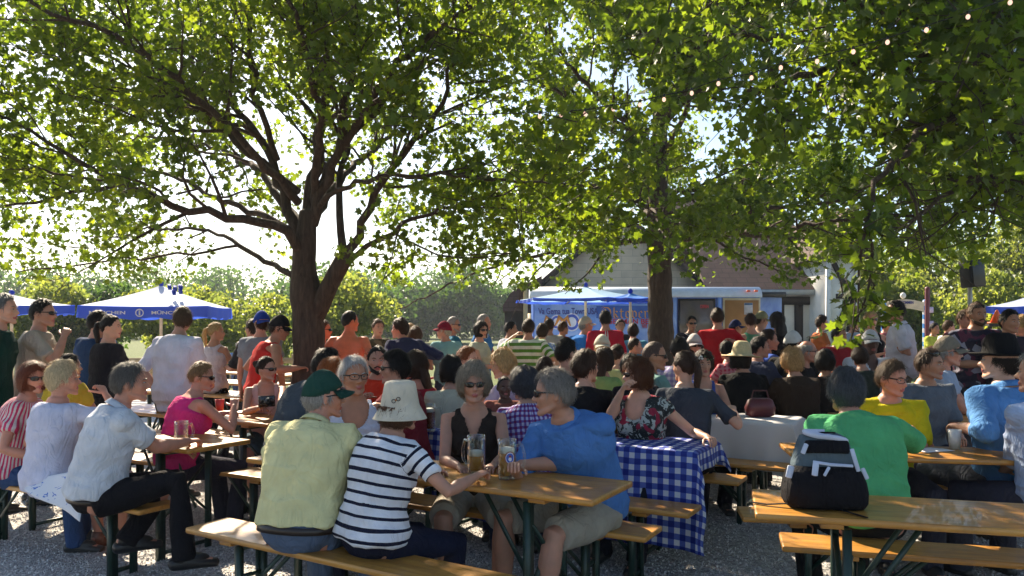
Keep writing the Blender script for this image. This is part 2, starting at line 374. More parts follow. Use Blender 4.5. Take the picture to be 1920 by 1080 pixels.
def person(label, px, top, d, yaw, pose='sit', hy=None, pitch=0, roll=0, lean=None, hunch=0, w=1., belly=0., sex='m', arms=None, sk='l',
           shirt=(.5, .5, .5), spat=None, sleeve=.55, neck='crew', collar=False, bottom=(.03, .03, .04), btype='long', belt=False, shoe=(.03, .03, .03),
           hair='short', hc=(.03, .02, .015), hat=None, hatc=(.5, .5, .5), shades=None, beard=False, s=None, twist=0, legs=None, seat=.48, extra=None, sidelean=0, hem=None, grp=None, tankw=None):
    w = .94+(w-1)*.55; fem = sex == 'f'; near = d < 5.6; vox = .0065 if d < 4.9 else .0085 if d < 7 else .012 if d < 9.5 else .016
    hy = yaw if hy is None else hy; lean = (10 if pose == 'sit' else 2) if lean is None else lean
    sd = len(PEOPLE)+3; sit = pose == 'sit'; TS = .84 if fem else 1.
    zt = HC-(top-Y0)/F*d
    if hat: zt -= {'bucket': .04, 'straw': .03, 'felt': .04}.get(hat, .015)
    else: zt -= .012 if hair != 'buzz' else 0
    # spine
    tn = np.linspace(0, .56, 31); dt = tn[1]-tn[0]
    def build_spine(pz):
        ang = np.radians(lean*(.35+.65*sm(tn, 0, .2))+hunch*sm(tn, .22, .45)); sl = math.radians(sidelean)
        dirs = np.stack([np.sin(sl)*np.ones_like(ang), np.sin(ang), np.cos(ang)*math.cos(sl)], -1)
        return np.vstack([A(0, 0, pz)[None], A(0, 0, pz)+np.cumsum(dirs[:-1]*dt, 0)]), dirs, ang
    def headc(sp, dirs): return sp[-1]*1.+dirs[-1]*.03+A(0, .022, .066 if not fem else .068)
    hs = .915 if fem else .955; htop = .117*hs
    if sit:
        sp, dirs, _ = build_spine(.085); h1 = headc(sp, dirs)[2]+htop
        sc = s or min(max((zt-seat)/h1, .84), 1.10); seat_ = zt-sc*h1; pz = seat_/sc+.085
    else:
        sp, dirs, _ = build_spine(.93); h1 = headc(sp, dirs)[2]+htop; sc = s or min(max(zt/h1, .6), 1.13)
        pz = .93+(zt/sc-h1); seat_ = 0
    sp, dirs, ang = build_spine(pz); hc_ = headc(sp, dirs)
    yr = -math.radians(yaw); Rw = rotz(yr); hw = Rw@(hc_*sc)
    ox, oy = (px-960)/F*d-hw[0], d-hw[1]; org = A(ox, oy, 0)
    def tl(p):  # target -> local scaled
        if isinstance(p[0], str): q = Rw.T@(WP(p[1], p[2], p[3])-org); return q/sc
        return A(*p[:3])/A(1, 1, sc)
    def spt(t):
        i = min(max(t, 0)/dt, 30); i0 = int(min(i, 29)); f = i-i0; return sp[i0]*(1-f)+sp[min(i0+1, 30)]*f
    def sfr(t):
        i = int(min(max(t, 0)/dt, 30)); u = dirs[i]; tw = math.radians(twist)*sm(t, .05, .4); x = A(math.cos(tw), -math.sin(tw), 0); x = unit(x-u*(x@u)); y = np.cross(u, x); return x, y, u
    shw = (.156 if fem else .182)*(1+.35*(w-1)); hipw = (.172 if fem else .158)*w
    # torso rings (t, halfwidth, halfdepth, fwd)
    tr = [(-.10, .10*w, .085*w, 0), (-.05, hipw*.93, .115*w, 0), (.02, hipw, .125*w, -.005), (.09, (.142 if fem else .152)*w, .112*w+belly*.5, belly*.4),
          (.17, (.128 if fem else .150)*w, .105*w+belly*.55, belly*.5), (.25, (.136 if fem else .162)*w, .108*w+belly*.3, belly*.25), (.33, (.150 if fem else .178)*(.6+.4*w), .115*(.5+.5*w), .004),
          (.39, (.155 if fem else .185)*(.6+.4*w), .110*(.5+.5*w), 0), (.43, (.146 if fem else .172)*(.6+.4*w), .098*(.6+.4*w), -.004), (.460, .132*(.6+.4*w), .084, -.006), (.485, .104, .070, -.006), (.508, .076, .060, -.002), (.530, .060, .056, 0)]
    def torso(g, inf, t0=-.1, t1=.54, n=28, narrow=None, flare=0):
        ts = np.array(tr); tt = [t for t in np.linspace(t0, t1, max(6, int((t1-t0)/.03)))]; R = []; a = np.arange(n)*2*math.pi/n
        for t in tt:
            hw_, hd, fw = (np.interp(t, ts[:, 0], ts[:, k]) for k in (1, 2, 3))
            if narrow: hw_ = min(hw_, np.interp(t, [.30, .40, .5], [.3, narrow, narrow*.8]))
            e = inf+flare*max(0, .1-t); x, y, u = sfr(t); c = (spt(t) if t >= 0 else spt(0)+A(0, 0, t)); ca, sa = np.cos(a), np.sin(a)
            ex = np.sign(ca)*np.abs(ca)**.85; ey = np.sign(sa)*np.abs(sa)**.85
            R.append(c+np.outer(ex, x)*(hw_+e)+np.outer(ey, y)*(hd+e)+y*fw)
        g.rings(R)
    body = Geo(); torso(body, 0)
    if fem:
        x, y, u = sfr(.33)
        for sx in (-1, 1): body.ell(spt(.325)+x*sx*.068+y*.085*(.6+.4*w), (.062*w, .055, .062))
    nk = spt(.48); body.tube([nk, spt(.545), hc_+A(0, -.02, -.05)], [.054*TS**.5*w**.3, .050*TS**.5*w**.3, .05], 14)
    # head
    rel = math.radians(hy-yaw); RH = rotz(-rel)@rotx(-math.radians(pitch))@roty(math.radians(roll))*hs
    D, _, _ = dirgrid(32, 22); hg = Geo(); hg.rings(headpos(D)*(A(1.04, 1, 1) if w > 1.1 else A(1, 1, 1)))
    hg.tube([(0, .088, .010), (0, .106, -.020), (0, .112, -.030)], [.007, .011, .013]); hg.ell((-.011, .102, -.034), (.008, .009, .007)); hg.ell((.011, .102, -.034), (.008, .009, .007))
    hg.ell((0, .083, .024), (.048, .012, .009))
    hg.ell((0, .093, -.060), (.023, .010, .005)); hg.ell((0, .092, -.070), (.020, .010, .006)); hg.ell((0, .082, -.100), (.024, .018, .018))
    for sx in (-1, 1):
        hg.ell((sx*.038, .062, -.022), (.024, .024, .022)); hg.ell((sx*.078, -.006, -.008), (.009, .019, .031), rotz(sx*.35)@rotx(-.2))
        hg.tube([(sx*.052, .005, -.060), (sx*.040, .042, -.084), (sx*.014, .074, -.100)], [.014, .015, .016])
    hg.xf(RH, hc_); body.merge(hg)
    # arms
    presets = {'table': ((-.13, .44, .83), (.13, .44, .83)), 'down': ((-.25, .05, .80*sc), (.25, .05, .80*sc)), 'lap': ((-.09, .34, seat_+.22), (.09, .34, seat_+.22)),
               'fold': ((.08, .24, (pz+.22)*sc), (-.08, .22, (pz+.24)*sc)), 'belly': ((-.06, .30, (pz+.18)*sc), (.06, .30, (pz+.18)*sc)), 'drink': ((-.12, .38, .83 if sit else 1.1), (.10, .30, (pz+.34)*sc)),
               'front': ((-.12, .36, (pz+.2)*sc), (.12, .36, (pz+.2)*sc)), 'hips': ((-.2, .03, (pz+.08)*sc), (.2, .03, (pz+.08)*sc)), 'chin': ((-.05, .30, .85), (.04, .22, (pz+.50)*sc))}
    arms = arms or ('table' if sit else 'belly')
    if isinstance(arms, str): arms = presets[arms]
    l1, l2 = .285, .245; AR = []; raw = Geo(); legs_ = []
    for si, (sx, tg) in enumerate(zip((-1, 1), arms)):
        x, y, u = sfr(.45); Sh = spt(.445)+x*sx*shw; Wt = tl(tg)
        hint = Sh+x*sx*.35-u*.5+(-y*.35) if not (len(tg) > 3 and not isinstance(tg[0], str) and tg[3] == 'up') else Sh+x*sx*.6+u*.1
        E, Wt = ik(Sh, Wt, l1, l2, hint); AR.append((Sh, E, Wt)); k = TS*(.75+.25*w)
        lp = lambda a, b, f: a+(b-a)*f
        body.tube([lp(Sh, spt(.44), .25), Sh, lp(Sh, E, .3), lp(Sh, E, .7), E, lp(E, Wt, .3), lp(E, Wt, .7), Wt], [.050*k, .052*k, .047*k, .042*k, .040*k, .042*k, .033*k, (.028*k, .023*k)], 14)
        f = unit(Wt-E); dn = A(0, 0, -1) if abs(f[2]) < .8 else A(-sx, 0, 0); pn = unit(dn-f*(dn@f)); sdv = np.cross(pn, f)*sx; kk = .92*hs  # sdv -> little finger side
        sdv = np.cross(pn, f) if sx > 0 else -np.cross(pn, f)
        body.tube([Wt, Wt+f*.045*kk, Wt+f*.085*kk], [(.026*kk, .020*kk), (.038*kk, .017*kk), (.038*kk, .014*kk)], 12, up=sdv)
        curl = 32 if sit else 38
        nfs = 8 if near else 5
        for j in range(4):
            b = Wt+f*(.082 if j != 3 else .076)*kk+sdv*(-.027+.018*j)*kk; ln = (.074, .082, .076, .060)[j]*kk; p = [b-f*.01, b]; aa = math.radians(8)
            for q, fr in enumerate((.45, .31, .24)):
                aa += math.radians(curl*(.6+.3*q)*(1+.1*j)); p.append(p[-1]+(f*math.cos(aa)+pn*math.sin(aa))*ln*fr)
            raw.tube(p, [.0088*kk, .0090*kk, .0085*kk, .0078*kk, .0066*kk], nfs, up=sdv)
        b = Wt+f*.022*kk-sdv*.022*kk+pn*.006; raw.tube([b, b+(f*.6-sdv*.75+pn*.25)*.034*kk, b+(f*.9-sdv*.75+pn*.5)*.055*kk, b+(f*1.15-sdv*.62+pn*.75)*.072*kk], [.012*kk, .0105*kk, .0095*kk, .0075*kk], nfs)
    # legs
    LG = []
    for si, sx in enumerate((-1, 1)):
        hip = spt(0)+A(sx*.088*w**.5, 0, -.03)
        if sit:
            ank = A(sx*.13, .40+.06*(si if sd % 2 else 1-si), .08/sc); hint = hip+A(sx*.16, .6, .5)
        else:
            ank = A(sx*.11, .04*(1 if (sd+si) % 2 else -1), .08/sc); hint = hip+A(sx*.03, 1, -.3)
        if legs: ank = tl(legs[si][:4]) if isinstance(legs[si][0], str) else A(*legs[si])
        K, ank = ik(hip, ank, .44, .42, hint); LG.append((hip, K, ank)); k = (.6+.4*w)*(.97 if fem else 1); lp = lambda a, b, f: a+(b-a)*f
        body.tube([hip, lp(hip, K, .35), lp(hip, K, .75), K, lp(K, ank, .3), lp(K, ank, .7), ank], [.084*k, .080*k, .062*k, .054*k, .056*k, .040*k, .034*k], 14)
        fd = K-hip; fd = unit(A(fd[0]*.7, fd[1]+.15, 0)) if sit else A(sx*.25, .97, 0); fd = unit(fd)
        body.tube([ank+A(0, 0, -.01)-fd*.04, ank+fd*.06-A(0, 0, .03), ank+fd*.15-A(0, 0, .045)], [(.03, .034), (.038, .028), (.036, .018)], 12, up=np.cross(fd, A(0, 0, 1)))
        legs_.append((ank, fd))
    S1 = sc
    org3 = (ox, oy, 0)
    root = bpy.data.objects.new('person', bpy.data.meshes.new('person')); COL.objects.link(root); root.location = org3; root.rotation_euler = (0, 0, yr)
    tag(root, label, 'person', grp or ('guests seated at the beer tables' if sit else 'guests standing and walking in the garden'))
    PEOPLE.append(root); HEADS.append((org+hw, d))
    SKM = skin(SK[sk]) if isinstance(sk, str) else skin(sk)
    eyes = Geo()
    if not shades or shades == 'clear' or shades == 'up':
        for sx in (-1, 1):
            eyes.ell((sx*.031, .084, .003), (.0125, .008, .0048), nu=10, nv=6, m=2); eyes.ell((sx*.031, .0895, .003), (.0056, .004, .0046), nu=8, nv=6, m=3)
        eyes.xf(RH, hc_)
    iRH = np.linalg.inv(RH)
    def fin_body(v, q):
        L = (v-hc_)@iRH.T
        for sx in (-1, 1):
            dd = ((L[:, 0]-sx*.031)/.020)**2+((L[:, 2]-.003)/.013)**2
            push = np.exp(-dd)*.009*(L[:, 1] > .05); v = v-push[:, None]*(RH@A(0, 1, 0))
        c = v[q].mean(1); Lc = (c-hc_)@iRH.T
        mi = ((((Lc[:, 0]/.024)**2+((Lc[:, 2]+.065)/.0115)**2) < 1) & (Lc[:, 1] > .085)).astype(int)
        g = Geo(); g.add(v, q); g.qm = [mi]; g.merge(raw, 0)
        if eyes.n: g.merge(eyes)
        g.v = [x*S1 for x in g.v]
        tmp = g.obj('person', [SKM, LIP, EYEW, IRIS]); root.data = tmp.data; root.data.name = 'person'; bpy.data.objects.remove(tmp)
    JOBS.append((body, vox, 2, fin_body))
    # cloth shading attribute
    def pat_attr(v):
        dist = np.linalg.norm(v[:, None, :]-sp[None, ::2, :], axis=2); i = dist.argmin(1)*2; T = tn[i]; rel_ = v-sp[i]
        T = T+(rel_*dirs[i]).sum(1); xx = sfr(.3)[0]; X = rel_@xx; yy = np.cross(dirs[i], np.broadcast_to(xx, (len(v), 3))); Yf = (rel_*yy).sum(1)
        pu = np.arctan2(X, Yf)*.17; pv = T.copy(); slv = np.zeros(len(v), bool)
        for (Sh, E, Wt) in AR:
            ax = unit(E-Sh); al = (v-Sh)@ax; ds = np.linalg.norm(v-Sh-np.outer(al, ax), axis=1); lat = np.abs(X) > shw*.93
            k = (al > .02) & (ds < .085) & lat; pv[k] = .45-al[k]; slv |= k
            ax2 = unit(Wt-E); al2 = (v-E)@ax2; ds2 = np.linalg.norm(v-E-np.outer(al2, ax2), axis=1); k2 = (al2 > .02) & (ds2 < .06) & lat; pv[k2] = .45-.285-al2[k2]; slv |= k2
        return X, Yf, T, pu, pv, slv
    # shirt
    if shirt is not None:
        g = Geo(); tank = sleeve == 0; hm = hem if hem is not None else (-.03 if sit else -.10); inf = .024 if not tank else .018
        if tank: torso(g, inf, hm, .47, narrow=(tankw or (.112 if fem else .130)))
        else: torso(g, inf+.004*w, hm, .50)
        if fem:
            x, y, u = sfr(.33)
            for sx in (-1, 1): g.ell(spt(.325)+x*sx*.068+y*.085*(.6+.4*w), (.080*w, .074, .080))
        if tank:
            for sx in (-1, 1):
                x, y, u = sfr(.42); c = spt(.42)+x*sx*.085
                g.tube([c+y*.10-u*.05, spt(.47)+x*sx*.085+y*.055, spt(.495)+x*sx*.085-y*.0, spt(.46)+x*sx*.085-y*.07, c-y*.105-u*.06], [(.026, .016)]*5, 8, up=x)
        if not tank:
            k = TS*(.75+.25*w)
            for (Sh, E, Wt), sx in zip(AR, (-1, 1)):
                lp = lambda a, b, f: a+(b-a)*f; L1 = min(sleeve, 1.0); c0 = lp(Sh, spt(.45), .75)
                pts = [c0, Sh, lp(Sh, E, L1*.5), lp(Sh, E, L1*.97), lp(Sh, E, L1)]; fl = .010 if sleeve < 1 else .004
                rr = [.066*k, .068*k+.006, .058*k+fl*.5, .055*k+fl, .053*k+fl]
                if sleeve > 1: fe = sleeve-1; pts += [lp(E, Wt, fe*.5), lp(E, Wt, fe*.97), lp(E, Wt, fe)]; rr += [.053*k, .047*k, .045*k]
                g.tube(pts, rr, 16, cap=.12); g.ell(Sh-A(0, 0, .004), (.071*k, .069*k, .062*k))
                if sleeve > 1.1: g.ell(E, (.060*k,)*3)
        def fin_shirt(v, q):
            X, Yf, T, pu, pv, slv = pat_attr(v)
            me = bpy.data.meshes.new('t'); o = mk('t', v, q, smooth=True); nr = np.zeros(len(v)*3, np.float32); o.data.vertices.foreach_get('normal', nr); nr = nr.reshape(-1, 3); bpy.data.objects.remove(o)
            fold = wnoise(v*A(.8, .8, 1.5), 34, sd)*.35+(1-2.4*np.abs(wnoise(v*A(.7, .7, 1.5), 26, sd+50)))*.65
            amp = (.0080+.006*sm(-T, -.2, .05)+.003*slv)*(1.2 if w > 1.05 else 1)
            v = v+nr*(fold*amp)[:, None]
            c = q; Xc, Yc, Tc = X[c].mean(1), Yf[c].mean(1), T[c].mean(1); kill = np.zeros(len(q), bool)
            if neck == 'v': kill = (Yc > .0) & (Tc > .34) & (np.abs(Xc) < (Tc-.34)*.40)
            elif neck == 'scoop': kill = (Yc > -.02) & (Tc > .37) & ((Xc/.075)**2+((Tc-.47)/.10)**2 < 1)
            elif neck == 'deep': kill = (Tc > .36) & ((Xc/.085)**2+((Tc-.48)/.12)**2 < 1)
            elif neck == 'halter': kill = (Yc < 0) & (Tc > .24) & (np.abs(Xc) < .2)
            q2 = q[~kill]; vv = v; ex = Geo()
            if collar:
                x, y, u = sfr(.5); a = np.arange(20)*2*math.pi/20; c0 = spt(.505); rr_ = .066*w**.4
                P = c0+np.outer(np.cos(a), x)*rr_+np.outer(np.sin(a), y)*rr_-np.outer(np.sin(a)*.016+.0, u); gp = np.abs(np.arange(20)-5) > 0
                R = [P-u*.012+(P-c0)*.35, P+u*.010+(P-c0)*.18, P+u*.026, P+u*.024-(P-c0)*.08, P-u*.01-(P-c0)*.05]; ex.rings(R, cap=False)
            allv = np.vstack([vv, ex.V()]) if ex.n else vv; fs = [q2]+([ex.faces()[0]+len(vv)] if ex.n else [])
            at = np.stack([np.concatenate([pu, np.zeros(ex.n)]), np.concatenate([pv, np.full(ex.n, .5)]), np.zeros(len(allv))], -1)
            mk('shirt', allv*S1, fs, [shirt if isinstance(shirt, bpy.types.Material) else cloth(shirt, *spat) if spat else cloth(shirt)], None, True, root, {'pat': at})
        JOBS.append((g, vox, 6 if near else 3, fin_shirt))
    # bottom
    g = Geo(); torso(g, .010, -.10, .09 if not fem else .12)
    for (hip, K, ank) in LG:
        lp = lambda a, b, f: a+(b-a)*f; k = (.6+.4*w)
        if btype == 'long': g.tube([hip, lp(hip, K, .4), K, lp(K, ank, .5), lp(K, ank, 1.06)], [.100*k, .094*k, .070*k, .064*k, .066*k], 16, cap=.15)
        elif btype == 'capri': g.tube([hip, lp(hip, K, .4), K, lp(K, ank, .55)], [.098*k, .090*k, .068*k, .062*k], 16, cap=.15)
        elif btype == 'shorts': g.tube([hip, lp(hip, K, .5), lp(hip, K, .93)], [.102*k, .100*k, .088*k], 16, cap=.15)
        elif btype == 'skirt': g.tube([hip, lp(hip, K, .5), K+A(0, 0, .01), lp(K, ank, .25)], [.11*k, .10*k, .085*k, .085*k], 16, cap=.15)
    if btype == 'skirt' and sit:
        m0 = (LG[0][0]+LG[1][0])/2; m1 = (LG[0][1]+LG[1][1])/2; g.tube([m0, m1], [(.17, .08), (.13, .07)], 16, up=(1, 0, 0), cap=.3)
    nm = {'long': 'trousers', 'capri': 'trousers', 'shorts': 'shorts', 'skirt': 'skirt'}[btype]
    def fin_bot(v, q):
        v = v+(wnoise(v, 30, sd+9)*.004)[:, None]*unit(A(.3, .5, .8)); mk(nm, v*S1, q, [cloth(bottom)], None, True, root, {'pat': np.stack([v[:, 0], v[:, 2], v[:, 1]], -1)})
    JOBS.append((g, max(vox, .009), 3, fin_bot))
    if belt:
        bg = Geo(); ts = np.array(tr)
        R = []; a = np.arange(28)*2*math.pi/28
        hb = (hem if hem is not None else 0)-.004
        for t, e in ((hb-.03, .012), (hb-.03, .019), (hb+.004, .019), (hb+.004, .012)):
            hw_, hd, fw = (np.interp(hb-.01, ts[:, 0], ts[:, kk]) for kk in (1, 2, 3)); x, y, u = sfr(t); ca, sa = np.cos(a), np.sin(a)
            R.append((spt(t) if t > 0 else spt(0)+A(0, 0, t))+np.outer(np.sign(ca)*np.abs(ca)**.85, x)*(hw_+e)+np.outer(np.sign(sa)*np.abs(sa)**.85, y)*(hd+e)+y*fw)
        R.append(R[0]); bg.rings(R, cap=False); bg.xf(np.eye(3)*S1); bg.obj('belt', [plain('leather', (.02, .012, .008), .4)], root)
    if shoe is not None:
        for ank, fd in legs_:
            sg = Geo(); sxv = np.cross(fd, A(0, 0, 1))
            sg.tube([ank-fd*.055-A(0, 0, .045), ank+fd*.0-A(0, 0, .035), ank+fd*.08-A(0, 0, .045), ank+fd*.17-A(0, 0, .058)], [(.036, .036), (.042, .047), (.048, .035), (.041, .025)], 14, up=sxv)
            sg.tube([ank-A(0, 0, .03)-fd*.02, ank+A(0, 0, .035)-fd*.01], [.044, .042], 12, cap=.1); sg.ell(ank+fd*.055-A(0, 0, .028), (.043, .085, .040), np.stack([sxv, fd, A(0, 0, 1)], 1))
            sg.xf(np.eye(3)*S1); v = sg.v
            for i in range(len(v)): v[i][:, 2] = np.maximum(v[i][:, 2], .004)
            sg.obj('shoe', [plain('shoe%s' % (shoe,), shoe, .45)], root)
    # hair, hats, glasses
    if hair:
        hgm = hair_geo(hair, None, sd, near, hat if hat != 'wreath' else None)
        if not shades or shades in ('clear', 'up'):
            for sx in (-1, 1): hgm.tube([(sx*.016, .0945, .019), (sx*.032, .0935, .025), (sx*.046, .080, .021)], [.0028, .0034, .002], 6)
        if beard:
            hgm.tube([(-.064, .015, -.05), (-.052, .055, -.082), (0, .088, -.108), (.052, .055, -.082), (.064, .015, -.05)], [.010, .016, .020, .016, .010], 10); hgm.tube([(-.028, .088, -.062), (0, .103, -.048), (.028, .088, -.062)], [.005, .007, .005], 8)
        hgm.xf(RH, hc_); hgm.xf(np.eye(3)*S1); hgm.obj('hair', [hairm(hc)], root)
    if hat:
        if hat == 'wreath':
            q = Geo(); r2 = random.Random(sd)
            for i in range(46): a = r2.random()*6.28; q.ell((math.sin(a)*.092, math.cos(a)*.105-.005, .06+r2.uniform(-.014, .02)), (.013, .013, .010), nu=6, nv=4, m=0 if r2.random() < .6 else 1)
            q.xf(RH, hc_); q.xf(np.eye(3)*S1); q.obj('flower_wreath', [plain('petal', (.7, .7, .68), .7), plain('wreath_leaf', (.04, .09, .03), .7)], root)
        else:
            q = hat_geo(hat, sd)
            if hat in ('bucket',): q.xf(rotx(.10))
            q.xf(RH, hc_); q.xf(np.eye(3)*S1); q.obj('cap' if 'cap' in hat or hat == 'flat' else 'hat', [cloth(hatc) if hat != 'straw' else plain('straw', (.50, .40, .22), .8, bump=.5, sc=60)], root)
    if shades:
        q = Geo(); z0 = .004 if shades != 'up' else .082; y0 = .106 if shades != 'up' else .075
        for sx in (-1, 1):
            a = np.arange(16)*2*math.pi/16; R = []
            for r, yy in ((.02, .003), (.8, .003), (1., .001), (1., -.002), (.02, -.003)):
                X_ = sx*.033+np.sign(np.cos(a))*np.abs(np.cos(a))**.7*.027*r; R.append(np.stack([X_, y0+yy-np.abs(X_)**2*7., z0-.002+np.sin(a)*.018*r], -1))
            if shades == 'clear':
                rim = [np.stack([R[2][:, 0], R[2][:, 1], R[2][:, 2]], -1)]; pts = np.vstack([R[2], R[2][:2]]); q.tube(pts, .0020, 6, cap=.1)
            else: q.rings(R)
            q.tube([(sx*.058, y0-.024, z0+.006), (sx*.078, .03, z0+.006), (sx*.083, -.005, z0+.002)], [.0045, .0035, .003], 6)
        q.tube([(-.012, y0, z0+.006), (.012, y0, z0+.006)], .003, 6); q.xf(RH, hc_); q.xf(np.eye(3)*S1); q.obj('glasses' if shades == 'clear' else 'sunglasses', [BLK], root)
    CTX[label[:14]] = (root, dict(sp=sp, spt=spt, sfr=sfr, hc=hc_, RH=RH, sc=S1))
    if extra: extra(root, dict(sp=sp, spt=spt, sfr=sfr, hc=hc_, RH=RH, sc=S1, AR=AR, LG=LG, Rw=Rw, org=org))
    return root
def run_jobs():
    tmp = []
    for g, vox, it, fin in JOBS:
        o = g.obj('tmp', []); m = o.modifiers.new('r', 'REMESH'); m.mode = 'VOXEL'; m.voxel_size = vox
        m2 = o.modifiers.new('s', 'SMOOTH'); m2.factor = .5; m2.iterations = it; tmp.append(o)
    bpy.context.view_layer.update(); dg = bpy.context.evaluated_depsgraph_get()
    for o, (g, vox, it, fin) in zip(tmp, JOBS):
        e = o.evaluated_get(dg); me = e.to_mesh(); n = len(me.vertices); v = np.zeros(n*3, np.float32); me.vertices.foreach_get('co', v)
        k = len(me.polygons); q = np.zeros(k*4, np.int32); assert len(me.loops) == k*4; me.loops.foreach_get('vertex_index', q); e.to_mesh_clear()
        o['v'] = 0; fin(v.reshape(-1, 3).astype(float), q.reshape(-1, 4))
    for o in tmp:
        me = o.data; bpy.data.objects.remove(o); bpy.data.meshes.remove(me)
    JOBS.clear()
# ---------------------------------------------------------------- ground
n = NT('gravel'); v = n.coord()
vo = n.node('ShaderNodeTexVoronoi', {'Scale': 55.}); n.link(v, vo.inputs['Vector'])
sp_ = n.node('ShaderNodeSeparateColor'); n.link(vo.outputs['Color'], sp_.inputs[0])
c1 = n.ramp(sp_.outputs[0], (.0, (.36, .35, .34)), (.5, (.58, .57, .56)), (1., (.80, .78, .75)))
big = n.ramp(n.noise(v, .7, 5), (.35, (.72, .69, .66)), (.65, (1.05, 1.05, 1.06)))
n.base(n.mix(1., c1, big, 'MULTIPLY')); n.set(Roughness=.95); n.bump(n.math('ADD', vo.outputs['Distance'], n.noise(v, 90, 4)), 1., .02)
GRAVEL = n.m
n = NT('lawn'); v = n.coord()
n.base(n.ramp(n.noise(v, 1.2, 8, .65), (.3, (.05, .085, .02)), (.6, (.12, .15, .04)), (.8, (.2, .19, .08)))); n.set(Roughness=1.); n.bump(n.noise(v, 25, 6), 1., .05)
LAWN = n.m
g = Geo(); g.add([(-600, -30, 0), (600, -30, 0), (600, 1200, 0), (-600, 1200, 0)], [(0, 1, 2, 3)])
o = g.obj('ground', [LAWN], smooth=False); tag(o, kind='structure')
g = Geo(); N = 60; aa = np.arange(N)*2*math.pi/N
pp = [(math.cos(a)*(17+1.2*math.sin(5*a)+.6*math.sin(11*a)), 6+math.sin(a)*(12.5+.5*math.sin(7*a)), .012) for a in aa]
g.add(pp+[(0, 6, .012)], None, [(i, (i+1) % N, N) for i in range(N)]); o = g.obj('gravel_yard', [GRAVEL], smooth=False); tag(o, kind='structure')
# loose stones
def scatter_mesh(T, Fc, pos, R, sz):
    k = len(T); V = pos[:, None, :]+np.einsum('nij,kj->nki', R, T)*sz[:, None, None] if np.ndim(sz) == 1 else pos[:, None, :]+np.einsum('nij,kj->nki', R, T)*sz
    b = np.arange(len(pos))[:, None, None]*k; return V.reshape(-1, 3), (np.asarray(Fc)[None]+b).reshape(-1, np.shape(Fc)[1])
def rand_rot(n_, rs=RS):
    q = rs.normal(size=(n_, 4)); q /= np.linalg.norm(q, axis=1, keepdims=True); a, b, c, d = q.T
    return np.stack([1-2*(c*c+d*d), 2*(b*c-a*d), 2*(b*d+a*c), 2*(b*c+a*d), 1-2*(b*b+d*d), 2*(c*d-a*b), 2*(b*d-a*c), 2*(c*d+a*b), 1-2*(b*b+c*c)], -1).reshape(-1, 3, 3)
OT = A([1, 0, 0], [-1, 0, 0], [0, 1, 0], [0, -1, 0], [0, 0, .7], [0, 0, -.7])
OF = [(0, 2, 4), (2, 1, 4), (1, 3, 4), (3, 0, 4), (2, 0, 5), (1, 2, 5), (3, 1, 5), (0, 3, 5)]
n = NT('stones'); r_ = n.node('ShaderNodeNewGeometry').outputs['Random Per Island']
n.base(n.ramp(r_, (0, (.30, .29, .29)), (.5, (.60, .58, .57)), (1, (.85, .83, .79)))); n.set(Roughness=.85); STONE = n.m
N = 60000; yy = 2.4+5.2*RS.rand(N)**1.3; xx = (RS.rand(N)*2-1)*yy*.72
o = mk('gravel_stones', *scatter_mesh(OT, OF, np.stack([xx, yy, np.full(N, .016)], -1), rand_rot(N), .004+.007*RS.rand(N)**2), mats=[STONE], smooth=False); tag(o, 'loose pale gravel stones lying over the yard', 'gravel', kind='stuff')
# dry grass tuft patch bottom left
N = 9000; a = RS.rand(N)*6.28; r = np.sqrt(RS.rand(N)); bx = -2.15+np.cos(a)*r*.85; by = 3.35+np.sin(a)*r*.45; h = .03+.05*RS.rand(N)
dx = RS.normal(size=N)*.03; dy = RS.normal(size=N)*.03; V_ = np.stack([np.stack([bx-.002, by, 0*bx+.01], -1), np.stack([bx+.002, by, 0*bx+.01], -1), np.stack([bx+dx, by+dy, h], -1)], 1).reshape(-1, 3)
o = mk('grass', V_, np.arange(3*N).reshape(-1, 3), [plain('dry_grass', (.20, .17, .07), .9, var=.4, sc=30)]); tag(o, 'dry grass patch at the edge of the gravel', 'grass', kind='stuff')
# ---------------------------------------------------------------- beer tables and benches
n = NT('varnished_wood'); v = n.coord(); oi = n.node('ShaderNodeObjectInfo')
mp = n.node('ShaderNodeMapping', {'Scale': (1.2, 14., 14.)}); n.link(v, mp.inputs[0]); ad = n.node('ShaderNodeVectorMath', operation='ADD'); n.link(mp.outputs[0], ad.inputs[0]); n.link(oi.outputs['Random'], ad.inputs[1])
gr = n.noise(ad.outputs[0], 2.2, 6, .6, .6); col = n.ramp(gr, (.25, (.26, .110, .018)), (.5, (.45, .205, .034)), (.75, (.56, .29, .058)))
col = n.mix(n.ramp(n.noise(v, 5, 7, .7), (.5, (0, 0, 0)), (.75, (.6,)*3)), col, (.13, .075, .035)); n.base(col); rr = n.ramp(n.noise(v, 6, 4), (.3, (.28,)*3), (.7, (.52,)*3)); n.link(rr, n.b.inputs['Roughness'])
n.set(Coat_Weight=.18); n.bump(gr, .12, .004); WOOD = n.m
STEEL = plain('green_steel', (.012, .035, .026), .42, .0, var=.25, sc=20)
